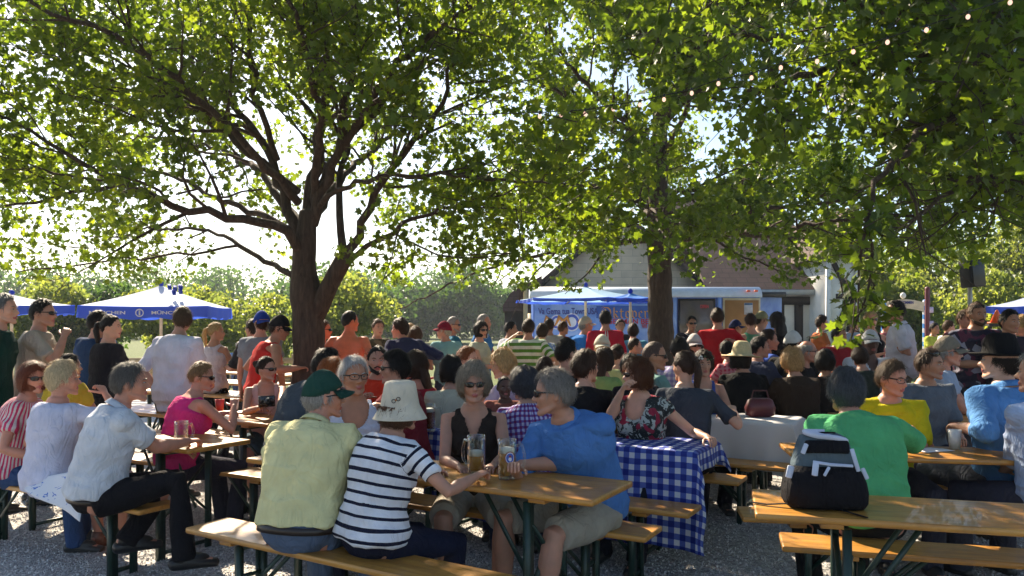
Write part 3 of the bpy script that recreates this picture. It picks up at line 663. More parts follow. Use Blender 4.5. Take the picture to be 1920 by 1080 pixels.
def bench_proto(nm, W, Hh, L, cat):
    r = empty(nm); s_ = .028
    g = Geo(); g.box((0, 0, Hh-s_/2), (L, W, s_), bev=.012); g.obj('top' if nm == 'beer_table' else 'seat', [WOOD], r)
    for sx in (-1, 1):
        g = Geo(); g.box((sx*(L/2-.30), 0, Hh-s_-.0125), (.09, W*.86, .025), bev=.004); g.obj('batten', [WOOD], r)
        g = Geo(); x = sx*(L/2-.36); yl = W/2-.06
        for sy in (-1, 1): g.box((x, sy*yl, (Hh-s_-.026)/2), (.032, .032, Hh-s_-.03)); g.box((x+.013*sx, sy*(yl-.012), (Hh-s_-.03)/2), (.004, .05, Hh-s_-.05))
        g.box((x, 0, .055), (.022, 2*yl-.034, .022)); g.box((x, 0, Hh-s_-.04), (.026, 2*yl-.034, .022))
        if nm == 'beer_table': g.beam((x, -yl+.02, Hh*.35), (x, yl-.02, Hh*.78), .01, .024, up=(1, 0, 0)); g.beam((x+.014, yl-.02, Hh*.35), (x+.014, -yl+.02, Hh*.78), .01, .024, up=(1, 0, 0))
        else: g.box((x, 0, Hh*.55), (.018, 2*yl-.034, .018))
        g.obj('leg_frame', [STEEL], r)
        for sy in (-1, 1):
            g = Geo(); g.beam((x-sx*.02, sy*yl*.55, Hh*.38), (x-sx*.30, sy*yl*.55, Hh-s_-.008), .006, .022); g.obj('brace', [STEEL], r)
    return r
PB = bench_proto('beer_bench', .27, .48, 2.2, 'bench'); PT = bench_proto('beer_table', .50, .77, 2.2, 'table'); used = {}
def place(kind, end, ang, label, from_right=True, L=2.2):
    pr = PB if kind == 'b' else PT; o = pr if kind not in used else copy_tree(pr); used[kind] = 1
    a = math.radians(ang); u = A(math.cos(a), math.sin(a)); c = A(*end)+(-u if from_right else u)*L/2
    o.location = (c[0], c[1], 0); o.rotation_euler = (0, 0, a); tag(o, label, 'bench' if kind == 'b' else 'table', 'beer garden benches' if kind == 'b' else 'beer garden tables'); return o
AN = -29.8
place('b', (-1.65, 4.18), -32, 'front bench under the man in yellow and the striped woman', False)
place('t', (.48, 3.63), AN, 'table carrying the tall beer mugs between the blue polo man and the striped woman')
place('b', (.735, 3.99), AN, 'bench under the blue polo man and the woman in the brown vest')
place('b', (1.06, 4.47), AN, 'bench right in front of the blue checked tablecloth')
place('t', (1.22, 4.93), AN, 'table covered by the blue and white checked cloth')
place('b', (1.60, 5.35), AN, 'bench behind the checked table, under the woman in the floral blouse')
place('b', (2.10, 5.84), AN, 'bench before the pale grey tablecloth')
place('t', (2.29, 6.27), AN, 'table covered by the pale grey cloth')
place('b', (2.58, 6.79), AN, 'bench behind the pale grey tablecloth, under the blonde in the brown jacket')
place('b', (-2.07, 4.55), AN, 'bench at the left edge with the man in black trousers at its end')
place('t', (-1.89, 5.02), AN, 'table with an empty glass mug by the man in the pale blue shirt')
place('b', (-1.50, 5.40), AN, 'bench under the woman in the pink top')
place('t', (-1.78, 6.25), AN, 'table the woman in pink leans her arms on')
place('b', (-1.45, 6.85), AN, 'bench under the woman with the bun and camera')
place('t', (1.07, 3.43), -15.5, 'empty table carrying the black and grey backpack', False)
place('b', (1.34, 3.86), -15.5, 'empty bench behind the backpack table', False)
place('b', (1.30, 4.42), -9.5, 'bench under the person in the bright green shirt', False)
place('t', (1.72, 4.86), -9.5, 'table with a folded napkin by the man in yellow', False)
place('b', (1.95, 5.42), -9.5, 'bench under the man in the yellow T-shirt', False)
place('t', (2.75, 6.6), -9.5, 'table behind the grey T-shirt man', False)
place('t', (-2.6, 8.4), AN, 'sunlit table by the tree trunk, nearest of the far left row')
place('b', (-2.8, 9.0), AN, 'sunlit bench behind the tree trunk table')
place('t', (-3.0, 10.1), AN, 'middle table of the far left row, past the trunk')
place('b', (-3.2, 10.8), AN, 'bench between the two farthest left tables')
place('t', (-3.3, 12.0), AN, 'farthest table of the left row by the rail fence')
place('t', (-.1, 6.9), AN, 'table between the cream top woman and the bearded man in red')
place('b', (.25, 7.35), AN, 'bench beyond the child in the middle of the crowd')
place('t', (1.5, 8.0), AN, 'table before the waistcoat man in the middle of the crowd')
place('t', (4.1, 8.9), -9.5, 'table before the seated guest in the white T-shirt')
# ---------------------------------------------------------------- cloths
n = NT('gingham'); at = n.node('ShaderNodeAttribute', attribute_name='pat').outputs['Vector']; s3 = n.node('ShaderNodeSeparateXYZ'); n.link(at, s3.inputs[0])
def st_(x): return n.math('MULTIPLY', n.math('LESS_THAN', n.math('FRACT', n.math('DIVIDE', x, .074)), .52), .5)
gk = n.math('ADD', st_(s3.outputs[0]), st_(s3.outputs[1])); r4 = n.ramp(gk, (0, (.78, .80, .86)), (.3, (.10, .16, .55)), (.8, (.012, .03, .30))); n.n[-1]
for nd in n.n:
    if nd.type == 'VALTORGB': nd.color_ramp.interpolation = 'CONSTANT'
n.base(r4); n.set(Roughness=.6); v = n.coord(); n.bump(n.noise(v, 6, 3), .4, .02)
tr = n.node('ShaderNodeBsdfTranslucent'); n.link(r4, tr.inputs[0]); ms = n.node('ShaderNodeMixShader', {0: .3}); n.link(n.b.outputs[0], ms.inputs[1]); n.link(tr.outputs[0], ms.inputs[2]); n.link(ms.outputs[0], n.out.inputs[0])
GING = n.m
def cloth_on(label, end, ang, L, ov_front, ov_back, ov_end, mat, wave=.02, Wt=.50, sd=1):
    """sheet over a table; local x along the table from its right end (0) to -L; y 0 = centre; front = -y"""
    a = math.radians(ang); a_s = np.arange(-L, ov_end+.001, .025); b_s = np.arange(-Wt/2-ov_front, Wt/2+ov_back+.001, .025)
    AA, BB = np.meshgrid(a_s, b_s, indexing='ij'); zt = .7755
    ex = np.maximum(AA, 0); ey = np.where(BB < -Wt/2, -Wt/2-BB, np.where(BB > Wt/2, BB-Wt/2, 0)); sy = np.sign(BB)
    bend = lambda e, r=.014: np.where(e > 0, np.minimum(r, e)*1., 0)
    out_x = .006+bend(ex)+.10*np.maximum(ex-.02, 0)+wave*np.sin(BB*19+sd)*np.minimum(ex*3, 1)
    out_y = .006+bend(ey)+.05*np.maximum(ey-.02, 0)+(wave*np.sin(AA*13+sd)+wave*.5*np.sin(AA*29))*np.minimum(ey*2.5, 1)
    drop = np.maximum(np.maximum(ex-.012, 0), 0)*.97; dropy = np.maximum(ey-.012, 0)*.98
    X = np.where(ex > 0, out_x, AA); Y = np.where(ey > 0, sy*(Wt/2+out_y), BB); Z = zt-np.sqrt(drop**2+dropy**2)+.0015*np.sin(AA*30)*np.sin(BB*22)
    cor = np.minimum(ex, ey); Z = Z-.0*cor; X = X+cor*.35; Y = Y+sy*cor*.15
    V_ = np.stack([X, Y, Z], -1); i, j = len(a_s), len(b_s); I = np.arange(i-1)[:, None]*j; J = np.arange(j-1)[None]
    q = np.stack([I+J, I+j+J, I+j+J+1, I+J+1], -1).reshape(-1, 4); attr = np.stack([AA, BB, 0*AA], -1).reshape(-1, 3)
    o = mk('tablecloth', V_.reshape(-1, 3), q, [mat], None, True, None, {'pat': attr}, loc=(end[0], end[1], 0)); o.rotation_euler = (0, 0, a)
    so_ = o.modifiers.new('thick', 'SOLIDIFY'); so_.thickness = .0012; so_.offset = 1
    tag(o, label, 'tablecloth'); return o
cloth_on('blue and white checked tablecloth hanging nearly to the gravel', (1.23, 4.925), AN, 2.0, .62, .2, .16, GING, .018)
cloth_on('pale grey paper cloth draped over the table behind the checked one', (2.30, 6.265), AN, 1.7, .40, .2, .26, plain('paper_cloth', (.62, .60, .60), .6, var=.06, sc=3, bump=.3), .02, sd=4)
# ---------------------------------------------------------------- small things on the tables
n = NT('clear_glass'); gl = n.node('ShaderNodeBsdfGlossy', {'Color': (1, 1, 1, 1), 'Roughness': .06}); tp = n.node('ShaderNodeBsdfTransparent', {'Color': (.90, .93, .92, 1)}); lw = n.node('ShaderNodeLayerWeight', {'Blend': .32}); ms = n.node('ShaderNodeMixShader'); n.link(lw.outputs['Facing'], ms.inputs[0]); n.link(tp.outputs[0], ms.inputs[1]); n.link(gl.outputs[0], ms.inputs[2]); n.link(ms.outputs[0], n.out.inputs[0]); GLASS = n.m
n = NT('beer'); n.set(Roughness=.05, IOR=1.33); n.b.inputs['Transmission Weight'].default_value = .45; n.base((.85, .38, .03)); BEER = n.m
n = NT('beer_dark'); n.set(Roughness=.05, IOR=1.33); n.b.inputs['Transmission Weight'].default_value = .3; n.base((.22, .04, .015)); BEERD = n.m
FOAM = plain('foam', (.75, .72, .66), .8, var=.05, sc=40)
def mug(label, x, y, z, rz=0, level=.75, emblem=True, beer=None, h=.20, r=.047):
    rt = empty('beer_mug', (x, y, z), rz); n_ = 32; a = np.arange(n_)*2*math.pi/n_; R = []
    for rr, zz in ((.001, 0), (r*.96, 0), (r, .006)): R.append((rr, zz, 0))
    for k in range(20): R.append((r*(1-.0*k), .012+k*(h-.05)/19, 1))
    for rr, zz in ((r*1.0, h-.03), (r*1.02, h), (r*.95, h), (r*.90, h-.03), (r*.88, .02), (.001, .016)): R.append((rr, zz, 0))
    rs = []
    for rr, zz, dm in R:
        q = rr-(.0035*(np.maximum(0, np.cos(a*5.5+ (0 if int(zz/.036) % 2 else math.pi/1.)))*abs(math.sin(zz/.036*math.pi))) if dm else 0)
        rs.append(np.stack([np.cos(a)*q, np.sin(a)*q, np.full(n_, zz)], -1))
    g = Geo(); g.rings(rs); g.obj('glass', [GLASS], rt)
    if level > 0:
        g = Geo(); g.lathe([(.001, .018), (r*.84, .022), (r*.865, .018+(h-.05)*level)], 24, cap=True); g.obj('beer', [beer or BEER], rt)
        g = Geo(); zf = .018+(h-.05)*level+.001; g.lathe([(.001, zf), (r*.86, zf), (r*.87, zf+.022), (r*.5, zf+.028), (.001, zf+.029)], 24); g.obj('foam', [FOAM], rt)
    g = Geo(); g.tube([(r*.95, 0, h*.82), (r+.03, 0, h*.84), (r+.045, 0, h*.6), (r+.042, 0, h*.35), (r+.02, 0, h*.2), (r*.95, 0, h*.2)], [.008]*6, 10); g.obj('handle', [GLASS], rt)
    if emblem:
        g = Geo(); zc = h*.56
        def disc(ra, rb, off, m, dz=0, dx=0):
            th = np.arange(24)*2*math.pi/24; az = -math.pi/2+(np.cos(th)*ra+dx)/r; rad = r+off; v_ = np.stack([np.cos(az)*rad, np.sin(az)*rad, zc+dz+np.sin(th)*rb], -1)
            c0 = A(math.cos(-math.pi/2+dx/r)*rad, math.sin(-math.pi/2+dx/r)*rad, zc+dz); g.add(np.vstack([v_, c0]), None, [(i, (i+1) % 24, 24) for i in range(24)], m)
        disc(.026, .032, .0012, 0); disc(.022, .028, .0018, 1); disc(.019, .024, .0024, 2); disc(.008, .010, .0030, 1, -.006); disc(.006, .006, .0034, 0, .008)
        g.obj('emblem', [plain('emblem_red', (.25, .02, .02), .4), plain('emblem_white', (.75, .75, .8), .4), plain('emblem_blue', (.03, .09, .45), .4)], rt)
    tag(rt, label, 'beer mug', 'glass beer mugs'); return rt
p = WP(951, 898, 3.9); mug('full beer mug with a round blue emblem before the blue polo man', p[0], p[1], .771, .3)
p = WP(893, 888, 4.04); mug('half-full beer mug held by the woman in the brown vest', p[0], p[1], .771, 2.5, .5, False)
p = WP(340, 836, 4.95); mug('empty clear mug on the left table by the pale blue shirt', p[0], p[1], .771, 1, .0, False, h=.16, r=.042)
p = WP(1152, 815, 5.35); mug('small beer mug behind the floral blouse woman, on the checked cloth', p[0], p[1], .777, 1, .6, False, h=.16, r=.042)
p = WP(805, 806, 5.6); mug('dark beer mug behind the white bucket hat', p[0], p[1], .777, 0, .8, False, BEERD)
p = WP(735, 730, 6.3); mug('pale beer mug by the bearded man in red', p[0], p[1], .79, 0, .6, False, h=.16, r=.042)
p = WP(1592, 700, 8.6); mug('beer mug before the guest in the white palm T-shirt', p[0], p[1], .85, 0, .7, False)
def cup(label, px, py, h_, c=(.7, .7, .72)):
    p = GP(px, py, .77); g = Geo(); g.lathe([(.001, 0), (.030, 0), (.040, h_), (.037, h_), (.028, .004), (.001, .004)], 20); o = g.obj('plastic_cup', [plain('cup%s' % (c,), c, .35)], loc=(p[0], p[1], .771)); tag(o, label, 'cup', 'cups on the tables')
cup('white plastic cup on the table by the woman with the camera', 440, 768, .10); cup('red plastic cup on the table behind the woman in pink', 412, 772, .11, (.5, .03, .03)); cup('white cup on the far table left of the black bob', 800, 760, .10); cup('clear pale cup on the far right table by the blue shirt man', 1790, 842, .12, (.6, .62, .6))
p = GP(470, 774, .77); g = Geo(); g.lathe([(.001, 0), (.07, 0), (.115, .012), (.113, .015), (.07, .004), (.001, .004)], 28); o = g.obj('paper_plate', [plain('plate', (.7, .69, .66), .6)], loc=(p[0], p[1], .771)); tag(o, 'white paper plate on the table by the woman with the camera', 'plate')
# napkin
p = GP(1752, 846, .77); g = Geo(); xs = np.linspace(-.11, .11, 12); ys = np.linspace(-.05, .05, 6)
XX, YY = np.meshgrid(xs, ys, indexing='ij'); ZZ = .004+.016*np.maximum(0, np.sin((XX+.11)*16))*(YY+.06)*6; I = np.arange(11)[:, None]*6; J = np.arange(5)[None]
g.add(np.stack([XX, YY, ZZ], -1).reshape(-1, 3), np.stack([I+J, I+6+J, I+7+J, I+J+1], -1).reshape(-1, 4)); o = g.obj('napkin', [plain('napkin', (.75, .74, .73), .8)], None, True, loc=(p[0], p[1], .772)); o.rotation_euler = (0, 0, .3)
so_ = o.modifiers.new('t', 'SOLIDIFY'); so_.thickness = .002; tag(o, 'crumpled white paper napkin on the table before the yellow T-shirt', 'napkin')
# tissue on centre table is light only. backpack
def backpack():
    p = GP(1562, 962, .77); rt = empty('backpack', (p[0]+.01, p[1]+.12, .771), math.radians(-6)); rt.scale = (.90, .88, .88); BK = cloth((.010, .010, .013)); GY = cloth((.10, .14, .17)); WH = plain('piping', (.45, .50, .62), .5)
    def sup(prof, nm, m, e=.55, yoff=lambda z: 0):
        n_ = 32; a = np.arange(n_)*2*math.pi/n_; R = []
        for hx, hyy, z in prof: R.append(np.stack([np.sign(np.cos(a))*np.abs(np.cos(a))**e*hx, np.sign(np.sin(a))*np.abs(np.sin(a))**e*hyy+yoff(z), np.full(n_, z)], -1))
        g = Geo(); g.rings(R); v_ = g.v[0]; v_ += (wnoise(v_, 30, 5)*.003)[:, None]; return g.obj(nm, [m], rt)
    sup([(.12, .06, .0), (.175, .11, .006), (.188, .125, .03), (.190, .13, .08), (.182, .125, .13), (.165, .11, .17), (.14, .09, .2), (.1, .05, .205)], 'bag_body', BK)
    sup([(.10, .05, .12), (.150, .085, .16), (.142, .085, .21), (.128, .085, .26), (.118, .08, .30), (.105, .07, .335), (.07, .04, .35)], 'upper_pocket', GY, .6, lambda z: .02)
    g = Geo(); g.box((0, -.052, .295), (.20, .05, .06), rotx(-.25), bev=.02); g.obj('top_flap', [BK], rt)
    g = Geo(); th = np.linspace(0, 2*math.pi, 33)[:-1]
    g.rings([np.stack([np.sign(np.cos(th))*np.abs(np.cos(th))**.5*.105*k, -.02+np.sin(th)*.045*k, .345+z_-.02*np.cos(th)+.0*th], -1) for k, z_ in ((1., -.012), (1., .004), (.9, .012), (.4, .012), (.02, .012))]); g.obj('top_pad', [WH], rt)
    g = Geo(); g.box((0, -.035, .362), (.085, .014, .008), bev=.003); g.obj('grab_handle', [BK], rt)
    for nm, pts, r_ in (('trim', [(-.075, -.105, .232), (0, -.112, .222), (.10, -.10, .215)], (.008, .004)), ('trim', [(.105, -.075, .29), (.118, -.085, .235), (.13, -.09, .19)], (.010, .004)), ('trim', [(-.10, -.075, .31), (-.118, -.085, .27)], (.011, .005)),
                        ('trim', [(-.165, -.06, .20), (-.178, -.07, .15)], (.016, .006)), ('trim', [(.150, -.085, .20), (.168, -.09, .155)], (.010, .005)),
                        ('zip_pull', [(-.068, -.118, .225), (-.078, -.135, .175)], (.014, .006)), ('zip_pull', [(-.01, -.12, .21), (-.035, -.137, .175)], (.007, .004))):
        g = Geo(); g.tube(pts, [r_]*len(pts), 10, up=(1, 0, 0)); g.obj(nm, [WH], rt)
    for pts in ([(-.17, -.05, .02), (-.27, -.02, .006), (-.34, .03, .006)], [(.04, -.12, .012), (.09, -.18, .006), (.12, -.23, .005)]):
        g = Geo(); g.tube(pts, [(.012, .0025)]*3, 8, up=(0, 1, 0)); g.obj('strap', [BK], rt)
    tag(rt, 'black and grey backpack standing on the empty right table', 'backpack')
backpack()
# towel hanging from the left bench under the woman in white
p0 = WP(112, 935, 4.62)
n_ = 14; g = Geo(); c00, c10, c11, c01 = WP(75, 895, 4.80), WP(165, 880, 4.55), WP(158, 975, 4.42), WP(50, 915, 4.78)
gv = []
for i in range(n_):
    for j in range(n_):
        a, b = i/(n_-1), j/(n_-1); q = c00*(1-a)*(1-b)+c10*a*(1-b)+c11*a*b+c01*(1-a)*b; gv.append(q+A(0, -.02*math.sin(a*7)*b-.03*b, 0))
n = NT('towel'); v = n.coord('Generated'); nz = n.noise(v, 5, 3, .6, 1.5); n.base(n.mix(n.math('GREATER_THAN', nz, .62), (.68, .70, .76), (.08, .18, .55))); n.set(Roughness=.9)
g.add(gv, [(i*n_+j, (i+1)*n_+j, (i+1)*n_+j+1, i*n_+j+1) for i in range(n_-1) for j in range(n_-1)]); o = g.obj('towel', [n.m]); so_ = o.modifiers.new('t', 'SOLIDIFY'); so_.thickness = .004; tag(o, 'white cloth with a blue print hanging off the left bench', 'towel')
# camera held by the bun woman
p = WP(500, 752, 6.35); g = Geo(); rt = empty('camera', tuple(p), .5); g.box((0, 0, 0), (.13, .06, .09), bev=.012); g.obj('camera_body', [BLK], rt); g = Geo(); g.tube([(0, -.03, 0), (0, -.11, 0)], .034, 16, cap=.1); g.obj('lens', [BLK], rt); tag(rt, 'black camera in the hands of the woman with the bun', 'camera')
p = WP(1425, 752, 6.45); g = Geo(); n_ = 20; aa = np.arange(n_)*2*math.pi/n_
g.rings([np.stack([np.sign(np.cos(aa))*np.abs(np.cos(aa))**.6*hx, np.sign(np.sin(aa))*np.abs(np.sin(aa))**.6*hy_, np.full(n_, z)], -1) for hx, hy_, z in ((.1, .05, -.12), (.15, .07, -.10), (.16, .08, -.02), (.13, .06, .06), (.1, .03, .08))])
rt = empty('handbag', (p[0], p[1], p[2]), 0); g.obj('bag_body', [plain('oxblood', (.10, .015, .018), .4)], rt); g = Geo(); g.tube([(-.1, 0, .05), (-.07, 0, .16), (.07, 0, .16), (.1, 0, .05)], .008, 8); g.obj('bag_handle', [plain('oxblood', (.1, .015, .018))], rt)
tag(rt, 'dark red handbag on the pale grey tablecloth', 'handbag'); rt.location = (p[0], p[1], .872); rt.scale = (.78, .78, .78)
# ---------------------------------------------------------------- the guests
GRY = (.30, .29, .28); DBR = (.035, .018, .010); BRN = (.085, .04, .018); BLD = (.42, .28, .12); WHT = (.55, .50, .42); BK_ = (.012, .009, .008); RED = (.22, .07, .02)
def PX(a, b, c): return ('P', a, b, c)
# front row
person('heavy man in a pale yellow polo and dark green cap, seen from behind', 606, 697, 3.93, 18, hy=62, w=1.46, belly=.05, shirt=(.72, .68, .36), collar=True, bottom=(.10, .14, .22), belt=True, hair='short', hc=(.35, .33, .31), hat='cap', hatc=(.015, .06, .045), shades=True, sk='r', lean=14, hunch=14, hem=.03, sleeve=.75, arms=(PX(560, 885, 4.3), PX(700, 885, 4.25)))
person('woman in a striped top and white bucket hat, seen from behind', 750, 712, 3.76, 42, hy=72, pitch=6, sex='f', w=1.28, shirt=(.72, .74, .80), spat=('h', (.012, .015, .035), .052), bottom=(.012, .015, .035), btype='capri', hair='bob', hc=(.10, .05, .03), hat='bucket', hatc=(.62, .57, .46), sk='m', lean=14, hunch=8, hem=-.02, sleeve=.62, arms=(PX(800, 890, 3.95), PX(893, 893, 3.74)), shoe=(.25, .12, .06))
person('woman in sunglasses and a dark brown vest holding a beer mug', 888, 682, 4.50, 178, hy=172, sex='f', w=1.1, shirt=(.030, .022, .018), sleeve=0, tankw=.150, neck='v', bottom=(.38, .34, .28), btype='shorts', hair='fluffy', hc=(.26, .22, .17), shades=True, sk='m', lean=12, arms=(PX(925, 872, 4.12), PX(862, 876, 4.14)), shoe=(.2, .12, .07))
person('man in a blue polo and sunglasses with his forearms on the table', 1040, 690, 4.02, -128, hy=-84, pitch=4, w=1.05, shirt=(.075, .20, .50), collar=True, bottom=(.36, .33, .27), btype='shorts', hair='short', hc=(.24, .22, .20), shades=True, sk='m', lean=26, hunch=6, twist=-28, sleeve=.85, arms=(PX(975, 872, 4.05), PX(965, 880, 3.85)), legs=((-.16, .50, .08), (.22, .42, .08)), hem=-.05, shoe=(.3, .28, .26))
person('pale blue shirt man in black trousers on the end of the left bench', 243, 679, 4.62, 52, hy=68, w=1.12, belly=.03, shirt=(.62, .66, .73), collar=True, bottom=(.010, .010, .013), belt=True, hair='short', hc=(.13, .12, .11), sk='r', lean=16, hunch=6, sleeve=.72, hem=-.01, arms=(PX(335, 838, 5.05), PX(352, 828, 4.85)), legs=(PX(240, 1010, 4.55), PX(345, 1042, 4.45)), shoe=(.008, .008, .009))
person('woman in a white dress with short platinum hair on the left bench', 118, 678, 4.98, 25, hy=60, sex='f', w=1.1, shirt=(.60, .62, .78), bottom=(.60, .62, .78), btype='skirt', hair='full', hc=(.55, .46, .30), sk='r', lean=8, sleeve=.5, arms=(PX(100, 850, 5.3), PX(197, 738, 5.1)), shoe=(.15, .07, .05), hem=-.06)
person('smiling woman in sunglasses and a pink striped blouse at the far left', 62, 678, 5.30, 80, hy=122, sex='f', w=1.15, shirt=(.70, .62, .60), spat=('v', (.62, .05, .14), .022), bottom=(.04, .08, .19), btype='long', hair='bob', hc=(.16, .045, .02), shades=True, sk='r', lean=12, arms=(PX(110, 850, 5.6), PX(80, 860, 5.1)))
person('man in a grey hair crop, glasses and white sleeveless shirt facing us', 664, 667, 4.75, 165, hy=148, shirt=(.55, .60, .74), sleeve=0, tankw=.15, neck='deep', bottom=(.05, .06, .12), hair='short', hc=(.42, .42, .42), shades='clear', sk='t', lean=6, w=1.0, arms=(PX(715, 880, 4.45), PX(640, 905, 4.5)))
person('woman in a purple plaid shirt with dark grey curly hair', 984, 688, 4.98, -12, hy=-40, sex='f', w=1.2, shirt=(.52, .50, .66), spat=('plaid', (.16, .02, .10), .034, (.16, .13, .42)), bottom=(.03, .04, .08), hair='curly', hc=(.055, .055, .065), sk='m', lean=14, hunch=8, sleeve=.9, arms=(PX(900, 830, 5.2), PX(1010, 830, 5.3)))
person('woman in a dark floral blouse turning left, hand spread on the cloth', 1196, 670, 5.25, -150, hy=-98, sex='f', w=1.1, shirt=(.035, .04, .04), spat=('floral', (.42, .45, .42), 26., (.30, .03, .06)), sleeve=.25, neck='scoop', bottom=(.02, .02, .03), hair='bob', hc=(.10, .035, .015), shades=True, sk='l', lean=8, arms=(PX(1326, 820, 5.0), PX(1165, 735, 5.0)))
person('woman with a brown ponytail in a charcoal T-shirt, back to us', 1284, 657, 5.70, 8, hy=-30, sex='f', w=1.3, shirt=(.045, .055, .075), bottom=(.02, .02, .03), hair='ponytail', hc=(.05, .025, .015), sk='l', lean=10, sleeve=.75, arms=(PX(1230, 790, 6.0), PX(1375, 770, 5.75)))
person('woman in a black T-shirt with short brown hair, back to us', 1098, 657, 5.65, 18, hy=58, sex='f', w=1.25, shirt=(.012, .012, .014), bottom=(.02, .02, .025), hair='full', hc=(.045, .022, .012), sk='l', lean=14, hunch=6, sleeve=.8, arms=(PX(1080, 800, 5.95), PX(1140, 795, 5.75)))
person('person in a bright green shirt with dark grey hair, back to us', 1585, 692, 4.25, 0, hy=0, w=1.3, shirt=(.10, .42, .17), bottom=(.02, .02, .02), hair='full', hc=(.07, .075, .085), sk='r', lean=20, hunch=18, sleeve=1.0, arms=(PX(1600, 850, 4.6), PX(1695, 825, 4.55)), hem=-.04)
person('man in a yellow T-shirt and glasses, hands together at the table', 1672, 674, 5.05, 188, hy=152, pitch=8, w=1.15, shirt=(.62, .52, .015), bottom=(.05, .05, .07), hair='short', hc=(.10, .065, .04), shades='clear', sk='r', lean=14, sleeve=.85, arms=(PX(1708, 812, 4.8), PX(1680, 808, 4.78)), neck='crew')
person('man in a grey T-shirt with sunglasses pushed up on his head', 1742, 652, 5.95, 170, hy=138, w=1.1, shirt=(.12, .14, .17), bottom=(.05, .05, .07), hair='short', hc=(.07, .04, .025), shades='up', sk='t', lean=8, sleeve=.8, arms=(PX(1800, 820, 5.7), PX(1720, 815, 5.6)))
person('man in a tan flat cap and light blue shirt facing right', 1776, 632, 6.9, 120, hy=108, w=1.1, shirt=(.35, .42, .55), collar=True, bottom=(.1, .1, .12), hair='short', hc=GRY, hat='cap', hatc=(.22, .19, .15), shades='clear', sk='r', lean=8)
person('man in a blue long sleeve shirt and black hat with bright trim', 1876, 628, 4.95, -14, hy=-52, w=1.25, shirt=(.10, .26, .55), collar=True, bottom=(.08, .09, .12), hair='full', hc=(.03, .02, .015), hat='felt', hatc=(.008, .008, .009), sk='l', lean=4, sleeve=1.35, arms=(PX(1800, 800, 4.9), PX(1900, 850, 5.3)), hem=-.12)
person('man in a pale blue shirt cut by the right edge', 1948, 655, 4.45, -20, hy=-40, w=1.3, shirt=(.40, .50, .72), collar=True, bottom=(.05, .05, .07), hair='short', hc=GRY, sk='m', lean=8, sleeve=1.2, arms=(PX(1885, 880, 4.7), PX(1960, 880, 4.8)), s=1.08)
# second rows
person('woman in black with a straw hat trimmed black, back to us', 1390, 643, 7.25, 5, hy=60, pitch=4, sex='f', w=1.3, shirt=(.008, .008, .009), bottom=(.02, .02, .02), hair='bob', hc=BK_, hat='straw', hatc=(.5, .4, .2), sk='m', lean=14, hunch=8)
person('blond woman in a dark brown jacket, back to us', 1486, 653, 7.1, -5, hy=-8, sex='f', w=1.35, shirt=(.035, .022, .015), bottom=(.02, .02, .02), hair='fluffy', hc=(.40, .25, .11), sk='m', lean=12, hunch=6, sleeve=1.9)
person('man with glasses in a black shirt looking right', 1513, 637, 8.2, 120, hy=108, shirt=(.015, .015, .018), bottom=(.02, .02, .02), hair='bald', hc=GRY, shades='clear', sk='r', lean=8)
person('person with round black hair beside the glasses man', 1547, 657, 7.6, 10, hy=15, sex='f', w=1.1, shirt=(.02, .015, .015), bottom=(.02, .02, .02), hair='curly', hc=BK_, sk='t', lean=14)
person('dark haired man behind the straw hat looking right', 1424, 630, 8.9, 60, hy=92, shirt=(.06, .07, .12), bottom=(.02, .02, .02), hair='short', hc=BK_, sk='r')
person('young man in royal blue leaning beyond the straw hat', 1441, 617, 9.3, 80, hy=100, shirt=(.04, .10, .42), bottom=(.02, .02, .02), hair='short', hc=DBR, sk='r', w=.95)
person('woman wearing a wreath of white flowers facing us', 1318, 657, 6.7, 185, hy=178, sex='f', shirt=(.04, .08, .30), sleeve=0, neck='scoop', bottom=(.02, .02, .03), hair='curly', hc=DBR, hat='wreath', sk='m', lean=6)
person('man in a white and lilac plaid shirt, back to us', 1274, 632, 7.9, 10, hy=18, w=1.1, shirt=(.60, .58, .66), spat=('plaid', (.25, .22, .45), .05, (.42, .38, .58)), bottom=(.04, .04, .06), hair='short', hc=BK_, sk='l')
person('person in a white cap and big sunglasses facing us', 1302, 627, 9.2, 182, hy=176, w=.95, shirt=(.45, .40, .38), bottom=(.1, .1, .1), hair='bob', hc=DBR, hat='cap', hatc=(.55, .5, .5), shades=True, sk='r', sex='f')
person('bald man in sunglasses and a grey green shirt looking right', 1226, 641, 6.7, 70, hy=98, pitch=4, w=1.15, shirt=(.16, .30, .28), bottom=(.04, .04, .06), hair='buzz', hc=(.10, .06, .05), shades=True, sk='t', lean=14, collar=True)
person('boy with cropped hair behind the bald man', 1190, 634, 8.6, 80, hy=85, s=.82, shirt=(.05, .05, .08), bottom=(.03, .03, .05), hair='buzz', hc=DBR, sk='r')
person('man with black hair bending behind the floral blouse woman', 1182, 662, 6.2, -30, hy=10, shirt=(.012, .012, .02), bottom=(.02, .02, .03), hair='short', hc=BK_, sk='l', lean=16)
person('woman with long brown hair in a soft green top', 1133, 652, 7.3, 40, hy=50, sex='f', shirt=(.26, .42, .16), bottom=(.1, .1, .1), hair='long', hc=DBR, sk='r', lean=8)
person('woman with a small bun in a pale yellow cardigan', 1157, 645, 8.3, -5, hy=30, sex='f', shirt=(.52, .55, .25), bottom=(.1, .1, .1), hair='bun', hc=DBR, sk='l')
person('person with a white cap seen from behind in the middle', 1129, 629, 9.0, 5, hy=0, shirt=(.45, .48, .30), bottom=(.1, .1, .1), hair='short', hc=BLD, hat='bcap', hatc=(.6, .58, .5), sk='l')
person('man in a black waistcoat over a white shirt, back to us', 1062, 634, 6.8, 12, hy=52, w=1.05, shirt=(.012, .012, .014), tankw=.15, collar=False, bottom=(.02, .02, .02), hair='short', hc=BK_, sk='m', sleeve=0, lean=10)
